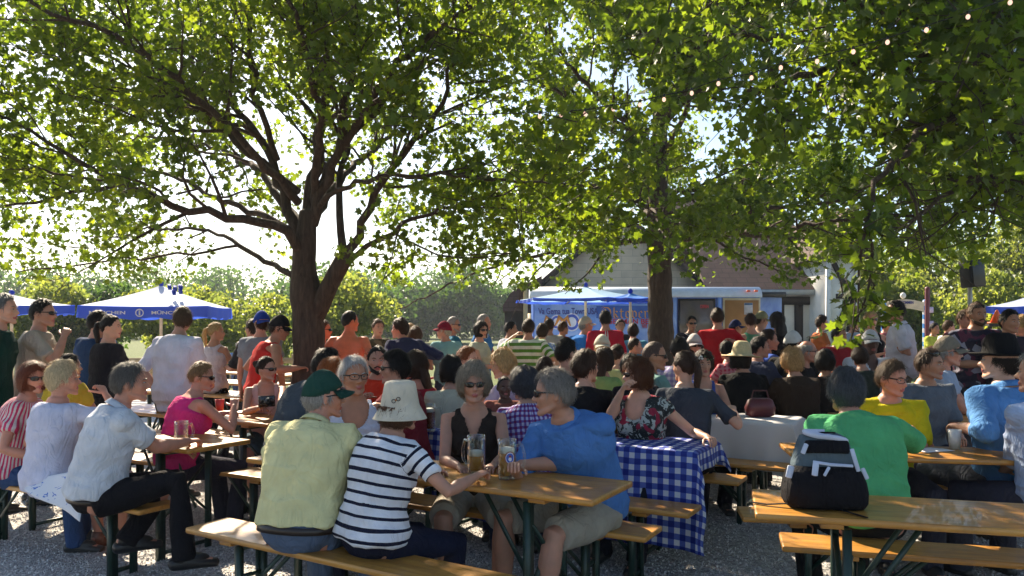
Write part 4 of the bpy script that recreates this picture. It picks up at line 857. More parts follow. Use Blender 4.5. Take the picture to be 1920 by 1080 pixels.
person('blond woman in a lavender blouse looking left', 944, 657, 6.4, -60, hy=-95, pitch=8, sex='f', shirt=(.50, .44, .62), bottom=(.1, .1, .15), hair='fluffy', hc=(.48, .32, .14), sk='l', lean=12)
person('small child with a dark face looking at us over the table', 946, 706, 5.75, 185, hy=170, s=.72, seat=.40, shirt=(.25, .08, .06), bottom=(.05, .05, .1), hair='buzz', hc=BK_, sk='d', w=.9)
person('woman in a cream sweater with a round black bob, back to us', 846, 666, 5.95, -5, hy=-10, sex='f', w=1.1, shirt=(.50, .49, .38), bottom=(.05, .05, .08), hair='bob', hc=BK_, sk='m', sleeve=1.9, lean=6)
person('red haired woman beyond the black bob looking right', 876, 649, 6.7, 110, hy=112, sex='f', shirt=(.4, .2, .3), bottom=(.1, .1, .1), hair='tied', hc=RED, sk='l')
person('dark haired woman in sunglasses and a maroon top by the bucket hat', 741, 658, 5.45, -60, hy=-98, sex='f', w=1.05, shirt=(.20, .02, .03), bottom=(.03, .03, .05), hair='full', hc=BK_, shades=True, sk='m', lean=10)
person('bearded young man in a bright red T-shirt facing us', 707, 648, 6.7, 175, hy=168, shirt=(.62, .05, .02), bottom=(.05, .05, .08), hair='short', hc=BK_, beard=True, sk='m', arms='drink')
person('woman with long dark hair in a crimson tank top', 779, 659, 6.2, -50, hy=-88, sex='f', shirt=(.28, .02, .04), sleeve=0, bottom=(.05, .05, .08), hair='long', hc=DBR, shades=True, sk='r', lean=6)
person('man with black hair in a charcoal jacket at the trunk base', 614, 652, 5.6, 40, hy=70, w=1.1, shirt=(.06, .08, .10), bottom=(.03, .03, .04), hair='short', hc=BK_, sk='t', lean=26, hunch=12, sleeve=1.9)
person('red haired child behind the dark green cap', 622, 672, 5.2, 60, hy=85, s=.82, shirt=(.10, .12, .12), bottom=(.05, .05, .08), hair='full', hc=(.30, .09, .02), sk='l')
person('woman in a hot pink sleeveless top and sunglasses looking right', 377, 677, 5.70, 38, hy=82, pitch=8, sex='f', w=1.2, shirt=(.70, .035, .22), sleeve=0, bottom=(.03, .03, .05), hair='short', hc=(.22, .13, .06), shades=True, sk='r', lean=18, hunch=4, arms=(PX(420, 775, 6.1), PX(438, 762, 5.75)))
person('woman with a bun in a peach strap top holding a camera', 499, 668, 6.75, 160, hy=112, sex='f', shirt=(.62, .38, .34), tankw=.13, sleeve=0, neck='scoop', bottom=(.05, .10, .14), btype='shorts', hair='bun', hc=DBR, shades=True, sk='m', lean=14, hunch=6, arms=(PX(518, 768, 6.35), PX(484, 765, 6.4)))
person('dark haired child in a yellow shirt behind the white dress', 130, 662, 6.1, 20, hy=40, s=.85, shirt=(.6, .45, .05), bottom=(.05, .05, .08), hair='short', hc=BK_, sk='m')
person('seated guest in a white palm T-shirt and white cap facing us', 1632, 620, 8.5, 182, hy=185, w=1.15, shirt=(.55, .58, .64), neck='v', bottom=(.1, .1, .12), hair='short', hc=BK_, hat='cap', hatc=(.6, .6, .6), sk='d', sleeve=.8)
person('boy in a dark red T-shirt under the hanging leaves', 1574, 612, 9.5, 170, hy=150, s=.95, shirt=(.35, .02, .03), bottom=(.05, .05, .07), hair='short', hc=BK_, sk='t')
person('white capped head bent low behind the glasses man', 1487, 622, 8.9, 40, hy=60, shirt=(.02, .02, .02), bottom=(.02, .02, .02), hair='short', hc=BK_, hat='cap', hatc=(.6, .6, .58), sk='r')
person('woman in pink plaid low behind the red shirt man', 1362, 640, 8.8, -30, hy=-10, sex='f', s=.9, shirt=(.6, .25, .28), spat=('plaid', (.5, .03, .08), .05, (.6, .3, .3)), bottom=(.1, .1, .1), hair='full', hc=BK_, sk='l')
person('seated man in a pale blue shirt far behind the red tank top', 449, 640, 15.5, 150, hy=150, shirt=(.28, .42, .66), bottom=(.1, .12, .2), hair='short', hc=GRY, sk='l')
person('brown haired head low between the plaid shirt and the black T-shirt', 1022, 668, 6.0, 30, hy=20, s=.8, shirt=(.08, .09, .12), bottom=(.05, .05, .05), hair='short', hc=DBR, sk='m')
person('woman in dark green with auburn hair before the far right crowd', 1612, 650, 7.4, -20, hy=10, sex='f', s=.85, shirt=(.03, .04, .03), bottom=(.03, .03, .03), hair='full', hc=DBR, sk='m')
person('person with short dark hair in front of the patterned shirt man', 1796, 628, 8.8, 0, hy=-10, shirt=(.05, .05, .07), bottom=(.03, .03, .03), hair='short', hc=BK_, sk='t', s=.95)
# standing
def stand(label, px, top, d, yaw, **k): return person(label, px, top, d, yaw, pose='stand', **k)
stand('tall grey haired man in dark green cut by the left edge', 6, 550, 6.2, 70, hy=82, w=1.15, shirt=(.008, .045, .035), bottom=(.02, .04, .10), hair='short', hc=(.16, .16, .16), sk='l', lean=8, sleeve=.9, arms='down')
stand('man in a beige T-shirt and sunglasses raising his hand', 80, 560, 6.7, 72, hy=86, w=1.18, belly=.02, shirt=(.42, .37, .31), bottom=(.05, .06, .1), hair='short', hc=BK_, shades=True, sk='m', lean=4, arms=(PX(95, 660, 6.9), PX(120, 632, 6.6)), sleeve=.8)
stand('man in a navy shirt standing behind the black T-shirt woman', 184, 582, 7.5, 20, hy=58, w=1.05, shirt=(.015, .045, .12), bottom=(.02, .02, .03), hair='short', hc=BK_, sk='m', arms='down')
stand('woman in a black T-shirt with dark hair tied low', 208, 590, 7.2, 35, hy=84, sex='f', w=1.25, shirt=(.014, .014, .020), bottom=(.015, .02, .04), hair='ponytail', hc=BK_, sk='l', sleeve=.9, arms='down')
stand('man in a loose white T-shirt and black shorts, back to us', 342, 574, 7.0, 18, hy=-30, w=1.15, shirt=(.66, .66, .78), bottom=(.02, .02, .03), btype='shorts', hair='short', hc=(.07, .04, .02), shades=True, sk='m', lean=5, hunch=10, sleeve=1.0, arms=(PX(296, 735, 6.9), PX(392, 715, 7.2)), hem=-.16)
stand('woman with a blond ponytail in a white tank top', 405, 604, 8.8, 22, hy=70, sex='f', w=1.05, shirt=(.62, .55, .60), sleeve=0, bottom=(.015, .015, .02), hair='ponytail', hc=BLD, sk='t', arms='front')
stand('man in a red tank top and black cap looking down right', 523, 592, 7.6, 55, hy=82, pitch=16, w=1.1, shirt=(.58, .025, .02), sleeve=0, bottom=(.02, .02, .03), hair='short', hc=DBR, hat='cap', hatc=(.012, .012, .014), shades='clear', sk='t', lean=14, hunch=12, arms=(PX(505, 700, 7.7), PX(560, 690, 7.4)))
stand('man in a grey shirt and royal blue backward cap', 491, 584, 8.2, 10, hy=-40, w=1.05, shirt=(.22, .24, .28), bottom=(.05, .05, .08), hair='short', hc=DBR, hat='bcap', hatc=(.02, .06, .35), sk='r', arms='down')
stand('man with a black backpack strap behind the blue backward cap', 474, 598, 8.7, -60, hy=-60, shirt=(.02, .02, .025), bottom=(.05, .05, .08), hair='short', hc=DBR, sk='r', arms='front', sleeve=.9)
stand('shirtless sunburnt man with a shoulder tattoo, back to us', 656, 583, 8.4, 10, hy=48, w=1.08, shirt=None, bottom=(.05, .06, .12), hair='buzz', hc=BK_, sk=(.66, .20, .10), arms='hips', lean=2)
stand('sunburnt young man half hidden by the trunk', 606, 600, 8.9, 60, hy=86, shirt=(.05, .18, .18), sleeve=0, bottom=(.05, .06, .1), hair='short', hc=BRN, shades=True, sk=(.60, .20, .10), arms='front')
stand('man in a brown camouflage shirt looking at us', 709, 598, 10.2, 130, hy=150, shirt=(.10, .09, .045), spat=('camo', (.035, .03, .02), 12., (.20, .16, .09)), bottom=(.08, .07, .05), hair='short', hc=BRN, sk='l', arms='down')
stand('man in a navy blazer leaning with an elbow out', 750, 598, 9.0, -40, hy=-75, w=1.2, shirt=(.022, .030, .085), bottom=(.04, .04, .06), hair='full', hc=DBR, sk='r', lean=22, hunch=10, sleeve=1.9, arms=(PX(720, 700, 8.8), PX(800, 665, 9.2)))
stand('woman with wavy brown hair beside the navy blazer', 779, 614, 9.7, 10, hy=20, sex='f', shirt=(.45, .2, .15), bottom=(.05, .05, .08), hair='fluffy', hc=BRN, sk='r', arms='front')
stand('blond head just behind the navy blazer', 770, 608, 10.6, 60, hy=80, sex='f', shirt=(.3, .25, .25), bottom=(.05, .05, .08), hair='full', hc=BLD, sk='l', arms='front')
stand('man in a maroon cap and pale aqua shirt looking left', 833, 603, 9.9, -40, hy=-80, w=1.25, shirt=(.22, .42, .46), bottom=(.05, .06, .1), hair='short', hc=WHT, hat='cap', hatc=(.25, .015, .04), sk='r', lean=8, arms='front')
stand('man with a white goatee and sunglasses in a teal shirt', 850, 594, 10.2, 70, hy=96, w=1.15, shirt=(.02, .14, .24), bottom=(.05, .06, .1), hair='buzz', hc=GRY, shades=True, beard=True, sk='m', arms='front')
stand('woman in a cream top and sunglasses with a white skirt', 902, 602, 9.4, 110, hy=140, sex='f', w=1.1, shirt=(.50, .52, .40), sleeve=.2, bottom=(.58, .50, .50), btype='skirt', hair='bob', hc=BK_, shades=True, sk='l', arms='front')
stand('man in a bright blue shirt behind the cream top woman', 907, 589, 10.4, 100, hy=110, shirt=(.05, .20, .50), bottom=(.1, .1, .12), hair='buzz', hc=GRY, sk='r', arms='front')
stand('man in a pale grey T-shirt looking right by the shed', 958, 602, 11.0, 60, hy=96, shirt=(.50, .52, .60), bottom=(.1, .1, .12), hair='short', hc=BK_, sk='t', arms='front', lean=8)
stand('man in a green and white striped shirt, back to us', 991, 597, 9.6, 5, hy=5, w=1.1, shirt=(.70, .74, .66), spat=('hw', (.10, .26, .04), .085), bottom=(.42, .34, .22), hair='short', hc=DBR, sk='m', arms=(PX(965, 630, 9.8), PX(1010, 690, 9.5)), sleeve=.9)
stand('woman in a blue print top carrying a lime bag', 1017, 607, 10.2, 5, hy=10, sex='f', shirt=(.18, .30, .60), spat=('floral', (.55, .6, .7), 14., (.35, .5, .08)), bottom=(.1, .1, .3), hair='full', hc=DBR, sk='l', arms='front')
stand('man in a sand coloured T-shirt before the trailer', 1030, 597, 12.0, 8, hy=20, shirt=(.42, .40, .34), bottom=(.1, .1, .1), hair='short', hc=DBR, sk='t', arms='front')
stand('man in a wine red shirt beside the sand T-shirt', 1056, 602, 12.6, 60, hy=60, shirt=(.30, .02, .03), bottom=(.1, .1, .1), hair='short', hc=BRN, sk='t', arms='front')
stand('big man in a bright blue polo and pale cap leaning right', 1098, 594, 11.0, 40, hy=85, w=1.35, belly=.04, shirt=(.03, .20, .62), bottom=(.02, .02, .03), hair='short', hc=GRY, hat='cap', hatc=(.5, .45, .38), sk='r', lean=14, arms='front', sleeve=.9)
stand('man in a red T-shirt with a white back stripe by the trailer', 1135, 582, 10.8, 0, hy=0, w=1.15, shirt=(.50, .015, .04), spat=('vc', (.6, .6, .6), .4), bottom=(.04, .04, .06), hair='short', hc=BK_, sk='m', arms='down', sleeve=.95)
stand('man in a black T-shirt facing us before the trailer', 1163, 598, 12.8, 180, hy=175, w=1.1, shirt=(.02, .02, .025), bottom=(.05, .05, .05), hair='short', hc=BK_, sk='m', arms='front')
stand('boy in a teal T-shirt beside the second tree', 1187, 607, 11.4, 0, hy=10, shirt=(.10, .32, .48), bottom=(.1, .1, .1), hair='full', hc=DBR, sk='r', arms='front', w=.95)
stand('man in sunglasses and a black and white shirt facing us', 1297, 592, 12.0, 175, hy=178, w=1.1, shirt=(.03, .03, .045), spat=('camo', (.55, .5, .48), 5.), bottom=(.03, .03, .04), hair='short', hc=BK_, shades=True, sk='t', arms='front')
stand('big man in a plain bright red shirt, back to us', 1345, 577, 10.0, 2, hy=8, w=1.2, shirt=(.46, .012, .02), bottom=(.42, .36, .27), hair='short', hc=DBR, sk='m', arms=(PX(1322, 650, 10.1), PX(1375, 640, 9.8)), sleeve=1.15)
stand('man in a navy cap and royal blue shirt looking right', 1379, 600, 11.8, 70, hy=92, shirt=(.02, .10, .50), bottom=(.03, .03, .04), hair='short', hc=BK_, hat='cap', hatc=(.02, .03, .10), sk='t', arms='front')
stand('woman in a green tank top, back to us by the ply board', 1407, 587, 11.0, -15, hy=10, sex='f', shirt=(.10, .34, .20), sleeve=0, bottom=(.1, .12, .2), hair='tied', hc=(.05, .02, .015), sk='l', arms='front')
stand('man in a khaki cap and grey tank top', 1427, 584, 11.4, 60, hy=88, pitch=10, shirt=(.10, .10, .12), sleeve=0, bottom=(.1, .1, .1), hair='short', hc=DBR, hat='cap', hatc=(.28, .27, .15), sk='m', arms='front')
stand('woman with long black hair in a black dress', 1457, 585, 10.6, -20, hy=-20, sex='f', shirt=(.01, .01, .012), sleeve=0, bottom=(.01, .01, .012), btype='skirt', hair='long', hc=BK_, sk='m', arms='front')
stand('blond woman in a black tank top and visor facing us', 1633, 582, 9.8, 190, hy=182, sex='f', w=1.1, shirt=(.015, .015, .018), sleeve=0, neck='scoop', bottom=(.02, .02, .03), hair='tied', hc=(.45, .32, .16), shades=True, sk='l', arms='fold')
stand('man in a white short sleeve shirt and belt facing left', 1680, 563, 9.3, -60, hy=-84, w=1.2, belly=.04, shirt=(.68, .66, .72), collar=True, bottom=(.25, .20, .13), belt=False, hair='short', hc=BK_, sk='t', arms=(PX(1675, 640, 9.2), PX(1698, 655, 9.1)), sleeve=.8, lean=6)
stand('man in a dark patterned shirt with sunglasses on his forehead', 1832, 566, 7.9, 182, hy=180, w=1.3, belly=.03, shirt=(.035, .03, .05), spat=('floral', (.14, .04, .07), 12., (.35, .33, .4)), bottom=(.04, .04, .05), hair='short', hc=BRN, shades='up', beard=True, sk='t', arms='belly', sleeve=.9)
stand('man behind the patterned shirt man, only his face showing', 1810, 580, 9.3, 185, hy=170, shirt=(.3, .1, .1), bottom=(.04, .04, .05), hair='short', hc=BRN, sk='r')
stand('dark clothed man behind the black trimmed hat', 1893, 580, 7.6, 180, hy=170, w=1.1, shirt=(.04, .03, .04), bottom=(.04, .04, .05), hair='short', hc=BK_, sk='t')
stand('blond person in white cut by the right edge', 1918, 592, 8.2, -40, hy=-60, sex='f', w=1.1, shirt=(.62, .58, .55), bottom=(.3, .2, .15), hair='full', hc=BLD, sk='r')
stand('far man in a white T-shirt left of the patterned shirt', 1779, 600, 13.0, 90, hy=95, shirt=(.62, .60, .62), bottom=(.1, .1, .12), hair='short', hc=BRN, sk='r', arms='front')
stand('far person in lime green beside the maypole', 1752, 605, 14.5, 150, hy=150, shirt=(.50, .55, .08), bottom=(.1, .1, .12), hair='short', hc=BK_, sk='t', arms='front')
stand('far woman in orange between hanging leaves and house', 1541, 592, 12.6, 100, hy=100, sex='f', shirt=(.4, .12, .04), bottom=(.1, .1, .12), hair='full', hc=DBR, sk='r', arms='front')
stand('far man in a light blue shirt at the leaf cluster', 1602, 592, 12.2, 80, hy=60, shirt=(.35, .45, .6), bottom=(.1, .1, .12), hair='short', hc=GRY, sk='r', arms='front')
stand('far small person in a white shirt at the arch', 1662, 598, 15.0, 120, hy=110, shirt=(.3, .1, .12), bottom=(.1, .1, .12), hair='short', hc=BK_, sk='t', arms='front')
import time; T0 = time.time(); run_jobs(); print('people', len(PEOPLE), time.time()-T0)
# printed chest of the white sleeveless shirt, brooches of the black hat: simple raised marks
# ---------------------------------------------------------------- foliage
def leafmat(name, dif, tra, mixf=.5, rough=.45):
    n = NT(name); r_ = n.node('ShaderNodeNewGeometry').outputs['Random Per Island']
    c = n.ramp(r_, (0, tuple(x*.55 for x in dif)), (.6, dif), (1, (dif[0]*1.7, dif[1]*1.35, dif[2])))
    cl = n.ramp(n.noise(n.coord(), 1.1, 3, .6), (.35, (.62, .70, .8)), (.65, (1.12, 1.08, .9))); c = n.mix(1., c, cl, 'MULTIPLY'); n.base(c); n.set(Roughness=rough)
    if 'Specular IOR Level' in n.b.inputs: n.b.inputs['Specular IOR Level'].default_value = .3
    t = n.ramp(r_, (0, tuple(x*.6 for x in tra)), (.6, tra), (1, (min(1, tra[0]*1.35), min(1, tra[1]*1.15), tra[2])))
    tr = n.node('ShaderNodeBsdfTranslucent'); t = n.mix(1., t, cl, 'MULTIPLY'); n.link(t, tr.inputs[0]); ms = n.node('ShaderNodeMixShader', {0: mixf}); n.link(n.b.outputs[0], ms.inputs[1]); n.link(tr.outputs[0], ms.inputs[2]); n.link(ms.outputs[0], n.out.inputs[0]); return n.m
LEAF = leafmat('maple_leaf', (.032, .062, .011), (.40, .56, .03), .44)
LEAF2 = leafmat('maple_leaf_dark', (.028, .058, .011), (.37, .54, .03), .41)
LEAFY = leafmat('bush_leaf', (.085, .13, .035), (.48, .58, .09), .45)
LEAFB = leafmat('far_leaf', (.035, .085, .022), (.15, .30, .04), .35)
n = NT('bark'); v = n.coord(); mp = n.node('ShaderNodeMapping', {'Scale': (9., 9., 1.6)}); n.link(v, mp.inputs[0]); b_ = n.noise(mp.outputs[0], 3, 8, .65, .6)
n.base(n.ramp(b_, (.3, (.022, .013, .009)), (.55, (.062, .040, .027)), (.8, (.12, .085, .062)))); n.set(Roughness=.9); n.bump(b_, 1., .035); BARK = n.m
ML = A([0, -.5, 0], [.17, -.30, .03], [.50, -.22, .05], [.33, -.02, .05], [.46, .26, .09], [.16, .20, .03], [0, .56, -.02], [-.16, .20, .03], [-.46, .26, .09], [-.33, -.02, .05], [-.50, -.22, .05], [-.17, -.30, .03], [0, 0, 0])
MF = [(i, (i+1) % 12, 12) for i in range(12)]
SL = A([0, -.5, 0], [.30, -.1, .06], [.18, .3, .05], [0, .55, 0], [-.18, .3, .05], [-.30, -.1, .06]); SF = [(0, 1, 2), (0, 2, 3), (0, 3, 4), (0, 4, 5)]
QL = A([0, -.5, 0], [.32, 0, .08], [0, .5, 0], [-.32, 0, .08]); QF = [(0, 1, 2), (0, 2, 3)]
def leaf_rot(n_, rs, hang=.5):
    nrm = rs.normal(size=(n_, 3))*A(.8, .8, .5)+A(0, 0, hang); nrm /= np.linalg.norm(nrm, axis=1, keepdims=True)
    t = rs.normal(size=(n_, 3))+A(0, 0, -.6); t -= nrm*(t*nrm).sum(1, keepdims=True); t /= np.linalg.norm(t, axis=1, keepdims=True); x = np.cross(t, nrm)
    return np.stack([x, t, nrm], -1)
def sticks(P0, P1, R0, R1):
    P0, P1 = np.array(P0), np.array(P1); R0, R1 = np.array(R0), np.array(R1); n_ = len(P0); t = P1-P0; t /= np.linalg.norm(t, axis=1, keepdims=True)+1e-9
    up = np.where(np.abs(t[:, 2:3]) > .9, A(1, 0, 0), A(0, 0, 1)); u = np.cross(t, up); u /= np.linalg.norm(u, axis=1, keepdims=True); w_ = np.cross(t, u); rows = []
    for P, R in ((P0, R0), (P1, R1)):
        for k in range(4): a = k*math.pi/2; rows.append(P+(u*math.cos(a)+w_*math.sin(a))*R[:, None])
    V_ = np.stack(rows, 1).reshape(-1, 3); b = np.arange(n_)[:, None]*8
    return V_, np.concatenate([b+np.array([k, (k+1) % 4, 4+(k+1) % 4, 4+k]) for k in range(4)])
def resample(P, R, st):
    P = np.array(P, float); seg = np.linalg.norm(np.diff(P, axis=0), axis=1); s_ = np.concatenate([[0], np.cumsum(seg)]); n_ = max(3, int(s_[-1]/st)+1); t = np.linspace(0, s_[-1], n_)
    # smooth by catmull-like interpolation
    Q = np.stack([np.interp(t, s_, P[:, k]) for k in range(3)], -1)
    for _ in range(2): Q[1:-1] = (Q[:-2]+2*Q[1:-1]+Q[2:])/4
    return Q, np.interp(t, s_, R), s_[-1]
def tree(name, label, base, stems, limbs, seed, leaf=.11, per=14, mat=LEAF, child=.26, clen=(1.7, .7), twig=.17, start=.22, grp='garden trees', droop=.0, zmin=1.9, keep=None, spread=.10):
    rs = np.random.RandomState(seed); rt = empty(name, tuple(base)); base = np.asarray(base, float); g = Geo(); tw0, tw1, tr0, tr1 = [], [], [], []; LP = []
    for P, R in stems:
        Q, RR, L = resample(P, R, .12); g.tube(Q-base, RR*(1+.05*np.sin(np.arange(len(RR))*1.7)), 18, up=(1, 0, 0), cap=.5)
    for lim_ in limbs:
        P, R = lim_[:2]; ls = lim_[2] if len(lim_) > 2 else 1.
        Q, RR, L = resample(P, R, .15); Q[2:] += rs.normal(size=(len(Q)-2, 3))*.018; g.tube(Q-base, RR, 9, cap=.3)
        n_c = int(L/child); pk_ = per if ls >= 1 else max(3, int(per*.3))
        for c in range(n_c+2):
            t = start+(1-start)*(c+rs.rand()*.8)/(n_c+1); t = min(t, 1); i = min(int(t*(len(Q)-1)), len(Q)-2); p = Q[i]; tg = unit(Q[i+1]-Q[i]); rad = rs.normal(size=3)*A(1, 1, .55); rad -= tg*(rad@tg); rad = unit(rad)
            d_ = unit(tg*(.55+.5*t)+rad*.85+A(0, 0, .12-droop)); l = (clen[0]*(1-t)+clen[1]*t)*(.7+.6*rs.rand())*ls; m = max(3, int(l/.22)); pts = [p]
            for k in range(m): d_ = unit(d_+rs.normal(size=3)*.17+A(0, 0, .02-droop*.5)); pts.append(pts[-1]+d_*l/m)
            r0 = min(RR[i]*.55, .028)
            for k in range(m):
                tw0.append(pts[k]-base); tw1.append(pts[k+1]-base); tr0.append(r0*(1-.8*k/m)); tr1.append(r0*(1-.8*(k+1)/m))
            nt = max(3, int(l/twig))
            for k in range(nt):
                f = (.15+.85*(k+rs.rand())/nt); f = min(f, .999)*m; i2 = int(f); q = pts[i2]+(pts[i2+1]-pts[i2])*(f-i2); td = unit(unit(pts[i2+1]-pts[i2])*.6+rs.normal(size=3)*A(1, 1, .6)*.7-A(0, 0, droop)); tl_ = (.22+.35*rs.rand())*(.45+.55*ls); e = q+td*tl_
                if e[2] < zmin: continue
                tw0.append(q-base); tw1.append(e-base); tr0.append(.005); tr1.append(.002); LP.append(q+(e-q)*rs.rand(pk_, 1)**.7+rs.normal(size=(pk_, 3))*spread*(1 if ls >= 1 else .5))
    LP = np.concatenate(LP)
    if keep is not None: LP = LP[keep(LP)]
    LP = LP[LP[:, 2] > zmin]; LP = LP[in_shade(LP)]; tw0, tw1, tr0, tr1 = (np.array(z_) for z_ in (tw0, tw1, tr0, tr1)); ks = (tr0 > .013) | in_shade((tw0+tw1)/2+base); v_, q_ = sticks(tw0[ks], tw1[ks], tr0[ks], tr1[ks]); g.add(v_, q_); g.obj('trunk', [BARK], rt)
    big = leaf > .05; T, Fc = (ML, MF) if big else (QL, QF)
    mk('crown', *scatter_mesh(T, Fc, LP-base, leaf_rot(len(LP), rs), leaf*(.6+.55*rs.rand(len(LP)))), mats=[mat], smooth=False, parent=rt)
    print('leaves', name, len(LP)); tag(rt, label, 'tree', grp); return rt
# openings in the crowns that the low sun comes through (world-space shafts towards the sun)
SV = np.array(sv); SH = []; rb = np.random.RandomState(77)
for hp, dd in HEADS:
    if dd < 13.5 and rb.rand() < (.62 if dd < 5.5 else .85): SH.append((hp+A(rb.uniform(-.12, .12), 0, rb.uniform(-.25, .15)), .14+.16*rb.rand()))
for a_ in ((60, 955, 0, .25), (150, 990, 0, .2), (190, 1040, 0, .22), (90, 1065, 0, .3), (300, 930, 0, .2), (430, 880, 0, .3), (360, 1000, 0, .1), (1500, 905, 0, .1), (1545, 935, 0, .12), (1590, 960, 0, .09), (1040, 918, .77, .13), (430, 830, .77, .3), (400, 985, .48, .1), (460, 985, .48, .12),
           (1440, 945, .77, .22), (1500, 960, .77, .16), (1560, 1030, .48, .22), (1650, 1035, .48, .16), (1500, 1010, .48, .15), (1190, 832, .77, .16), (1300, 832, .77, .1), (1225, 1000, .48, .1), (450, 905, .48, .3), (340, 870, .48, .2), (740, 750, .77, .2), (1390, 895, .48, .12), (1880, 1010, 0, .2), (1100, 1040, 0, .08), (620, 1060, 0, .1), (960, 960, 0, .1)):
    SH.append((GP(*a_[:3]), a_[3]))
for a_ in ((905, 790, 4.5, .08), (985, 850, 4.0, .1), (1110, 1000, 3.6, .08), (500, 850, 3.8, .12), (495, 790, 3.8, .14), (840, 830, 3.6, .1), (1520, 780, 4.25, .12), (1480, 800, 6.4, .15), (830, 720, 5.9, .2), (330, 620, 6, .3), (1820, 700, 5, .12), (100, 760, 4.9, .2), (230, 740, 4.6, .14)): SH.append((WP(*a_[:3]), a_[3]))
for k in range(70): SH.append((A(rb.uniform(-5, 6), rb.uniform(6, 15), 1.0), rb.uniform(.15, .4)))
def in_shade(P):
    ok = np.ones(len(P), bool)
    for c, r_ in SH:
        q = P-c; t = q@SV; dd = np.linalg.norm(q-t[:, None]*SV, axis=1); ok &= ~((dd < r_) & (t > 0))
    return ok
def pl(*pts): return [WP(a, b, c) for a, b, c in pts]
D1 = 7.6
st1 = [(pl((580, 905, D1), (577, 790, D1), (578, 700, D1), (580, 620, D1), (575, 560, D1), (568, 500, D1), (572, 450, D1), (578, 400, D1)), [.25, .18, .155, .15, .158, .12, .105, .09]),
       (pl((588, 600, D1), (605, 560, D1-.05), (628, 515, D1-.1), (645, 485, D1-.15)), [.09, .095, .085, .08])]
lb1 = [(pl((570, 480, D1), (545, 440, 7.4), (500, 418, 7.2), (420, 402, 7.0), (330, 392, 6.8), (280, 362, 6.6), (220, 345, 6.5), (150, 305, 6.3), (50, 245, 6.1), (-60, 190, 6.0)), [.11, .09, .08, .07, .06, .05, .045, .035, .025, .015]),
       (pl((540, 430, 7.4), (490, 400, 7.6), (420, 378, 7.9), (370, 352, 8.2), (300, 322, 8.5), (200, 312, 9), (80, 330, 9.4)), [.07, .06, .05, .045, .035, .025, .015]),
       (pl((568, 470, D1), (545, 400, 7.6), (528, 350, 7.7), (510, 300, 7.8), (485, 255, 7.9), (440, 205, 8.1), (370, 130, 8.4), (320, 60, 8.7), (280, -30, 9)), [.12, .10, .09, .08, .07, .055, .045, .03, .015]),
       (pl((495, 265, 7.9), (450, 228, 7.6), (370, 208, 7.2), (300, 185, 6.9), (245, 172, 6.7), (150, 150, 6.4)), [.05, .045, .035, .025, .02, .012]),
       (pl((575, 420, D1), (592, 330, 7.7), (602, 250, 7.8), (612, 180, 7.9), (612, 60, 8.0), (600, -80, 8.1)), [.14, .11, .10, .085, .065, .04]),
       (pl((585, 420, D1), (612, 340, 7.5), (640, 265, 7.3), (650, 190, 7.2), (665, 90, 7.1), (680, -60, 7.0)), [.12, .09, .075, .06, .045, .02]),
       (pl((640, 265, 7.3), (700, 218, 7.4), (750, 165, 7.6), (800, 110, 7.8), (880, 60, 8.1), (980, 0, 8.4)), [.07, .06, .05, .04, .03, .015]),
       (pl((590, 395, D1), (625, 358, 7.3), (680, 336, 7.0), (760, 328, 6.7), (880, 328, 6.4), (980, 345, 6.2), (1080, 352, 6.0)), [.06, .045, .04, .035, .03, .02, .01]),
       (pl((565, 525, D1), (530, 505, 7.7), (500, 494, 7.9), (450, 462, 8.2), (410, 440, 8.4), (360, 425, 8.7), (270, 432, 9.2), (180, 455, 9.6)), [.07, .055, .05, .045, .035, .03, .02, .012]),
       (pl((520, 300, 7.7), (490, 220, 7.5), (468, 110, 7.3), (470, 0, 7.2), (465, -100, 7)), [.06, .055, .05, .04, .02]),
       (pl((645, 495, 7.45), (640, 430, 7.5), (632, 340, 7.7), (650, 275, 7.9), (652, 170, 8.3), (690, 60, 8.8)), [.085, .07, .06, .05, .035, .02]),
       (pl((645, 495, 7.45), (672, 420, 7.4), (705, 355, 7.3), (742, 305, 7.3), (785, 255, 7.2), (835, 195, 7.1), (850, 90, 7.0), (900, -20, 6.8)), [.09, .075, .07, .06, .05, .04, .025, .015]),
       (pl((648, 490, 7.45), (700, 460, 7.3), (745, 430, 7.1), (800, 402, 6.9), (900, 370, 6.6), (970, 355, 6.4)), [.055, .045, .038, .03, .02, .012]),
       (pl((720, 350, 7.4), (790, 352, 7.8), (880, 372, 8.4), (960, 395, 9)), [.03, .025, .02, .012]),
       (pl((575, 440, D1), (500, 330, 8.4), (420, 280, 9.4), (300, 260, 10.6), (150, 250, 11.5)), [.09, .07, .05, .035, .02]),
       (pl((580, 430, D1), (640, 330, 8.6), (720, 260, 9.8), (800, 220, 11), (900, 190, 12)), [.09, .07, .05, .035, .02]),
       (pl((560, 380, D1), (430, 240, 6.9), (260, 90, 6.2), (100, 20, 5.6), (-40, -30, 5.2)), [.08, .06, .045, .03, .015]),
       (pl((560, 360, D1), (330, 180, 7.6), (120, 80, 7.4), (-80, 30, 7.2)), [.07, .05, .035, .02]),
       (pl((590, 380, D1), (600, 200, 6.9), (560, 50, 6.2), (500, -80, 5.6)), [.08, .06, .04, .02]),
       (pl((595, 360, D1), (720, 150, 7.0), (860, 20, 6.3), (980, -60, 5.8)), [.08, .055, .035, .015]),
       (pl((450, 460, 8.2), (380, 470, 8.0), (250, 485, 7.8), (120, 500, 7.6), (30, 510, 7.5)), [.03, .025, .02, .015, .01]),
       (pl((220, 345, 6.5), (120, 375, 6.4), (20, 385, 6.3), (-60, 400, 6.2)), [.03, .025, .02, .01])]
lb1 = [(P_, [r_*.54 for r_ in R_]) for P_, R_ in lb1]
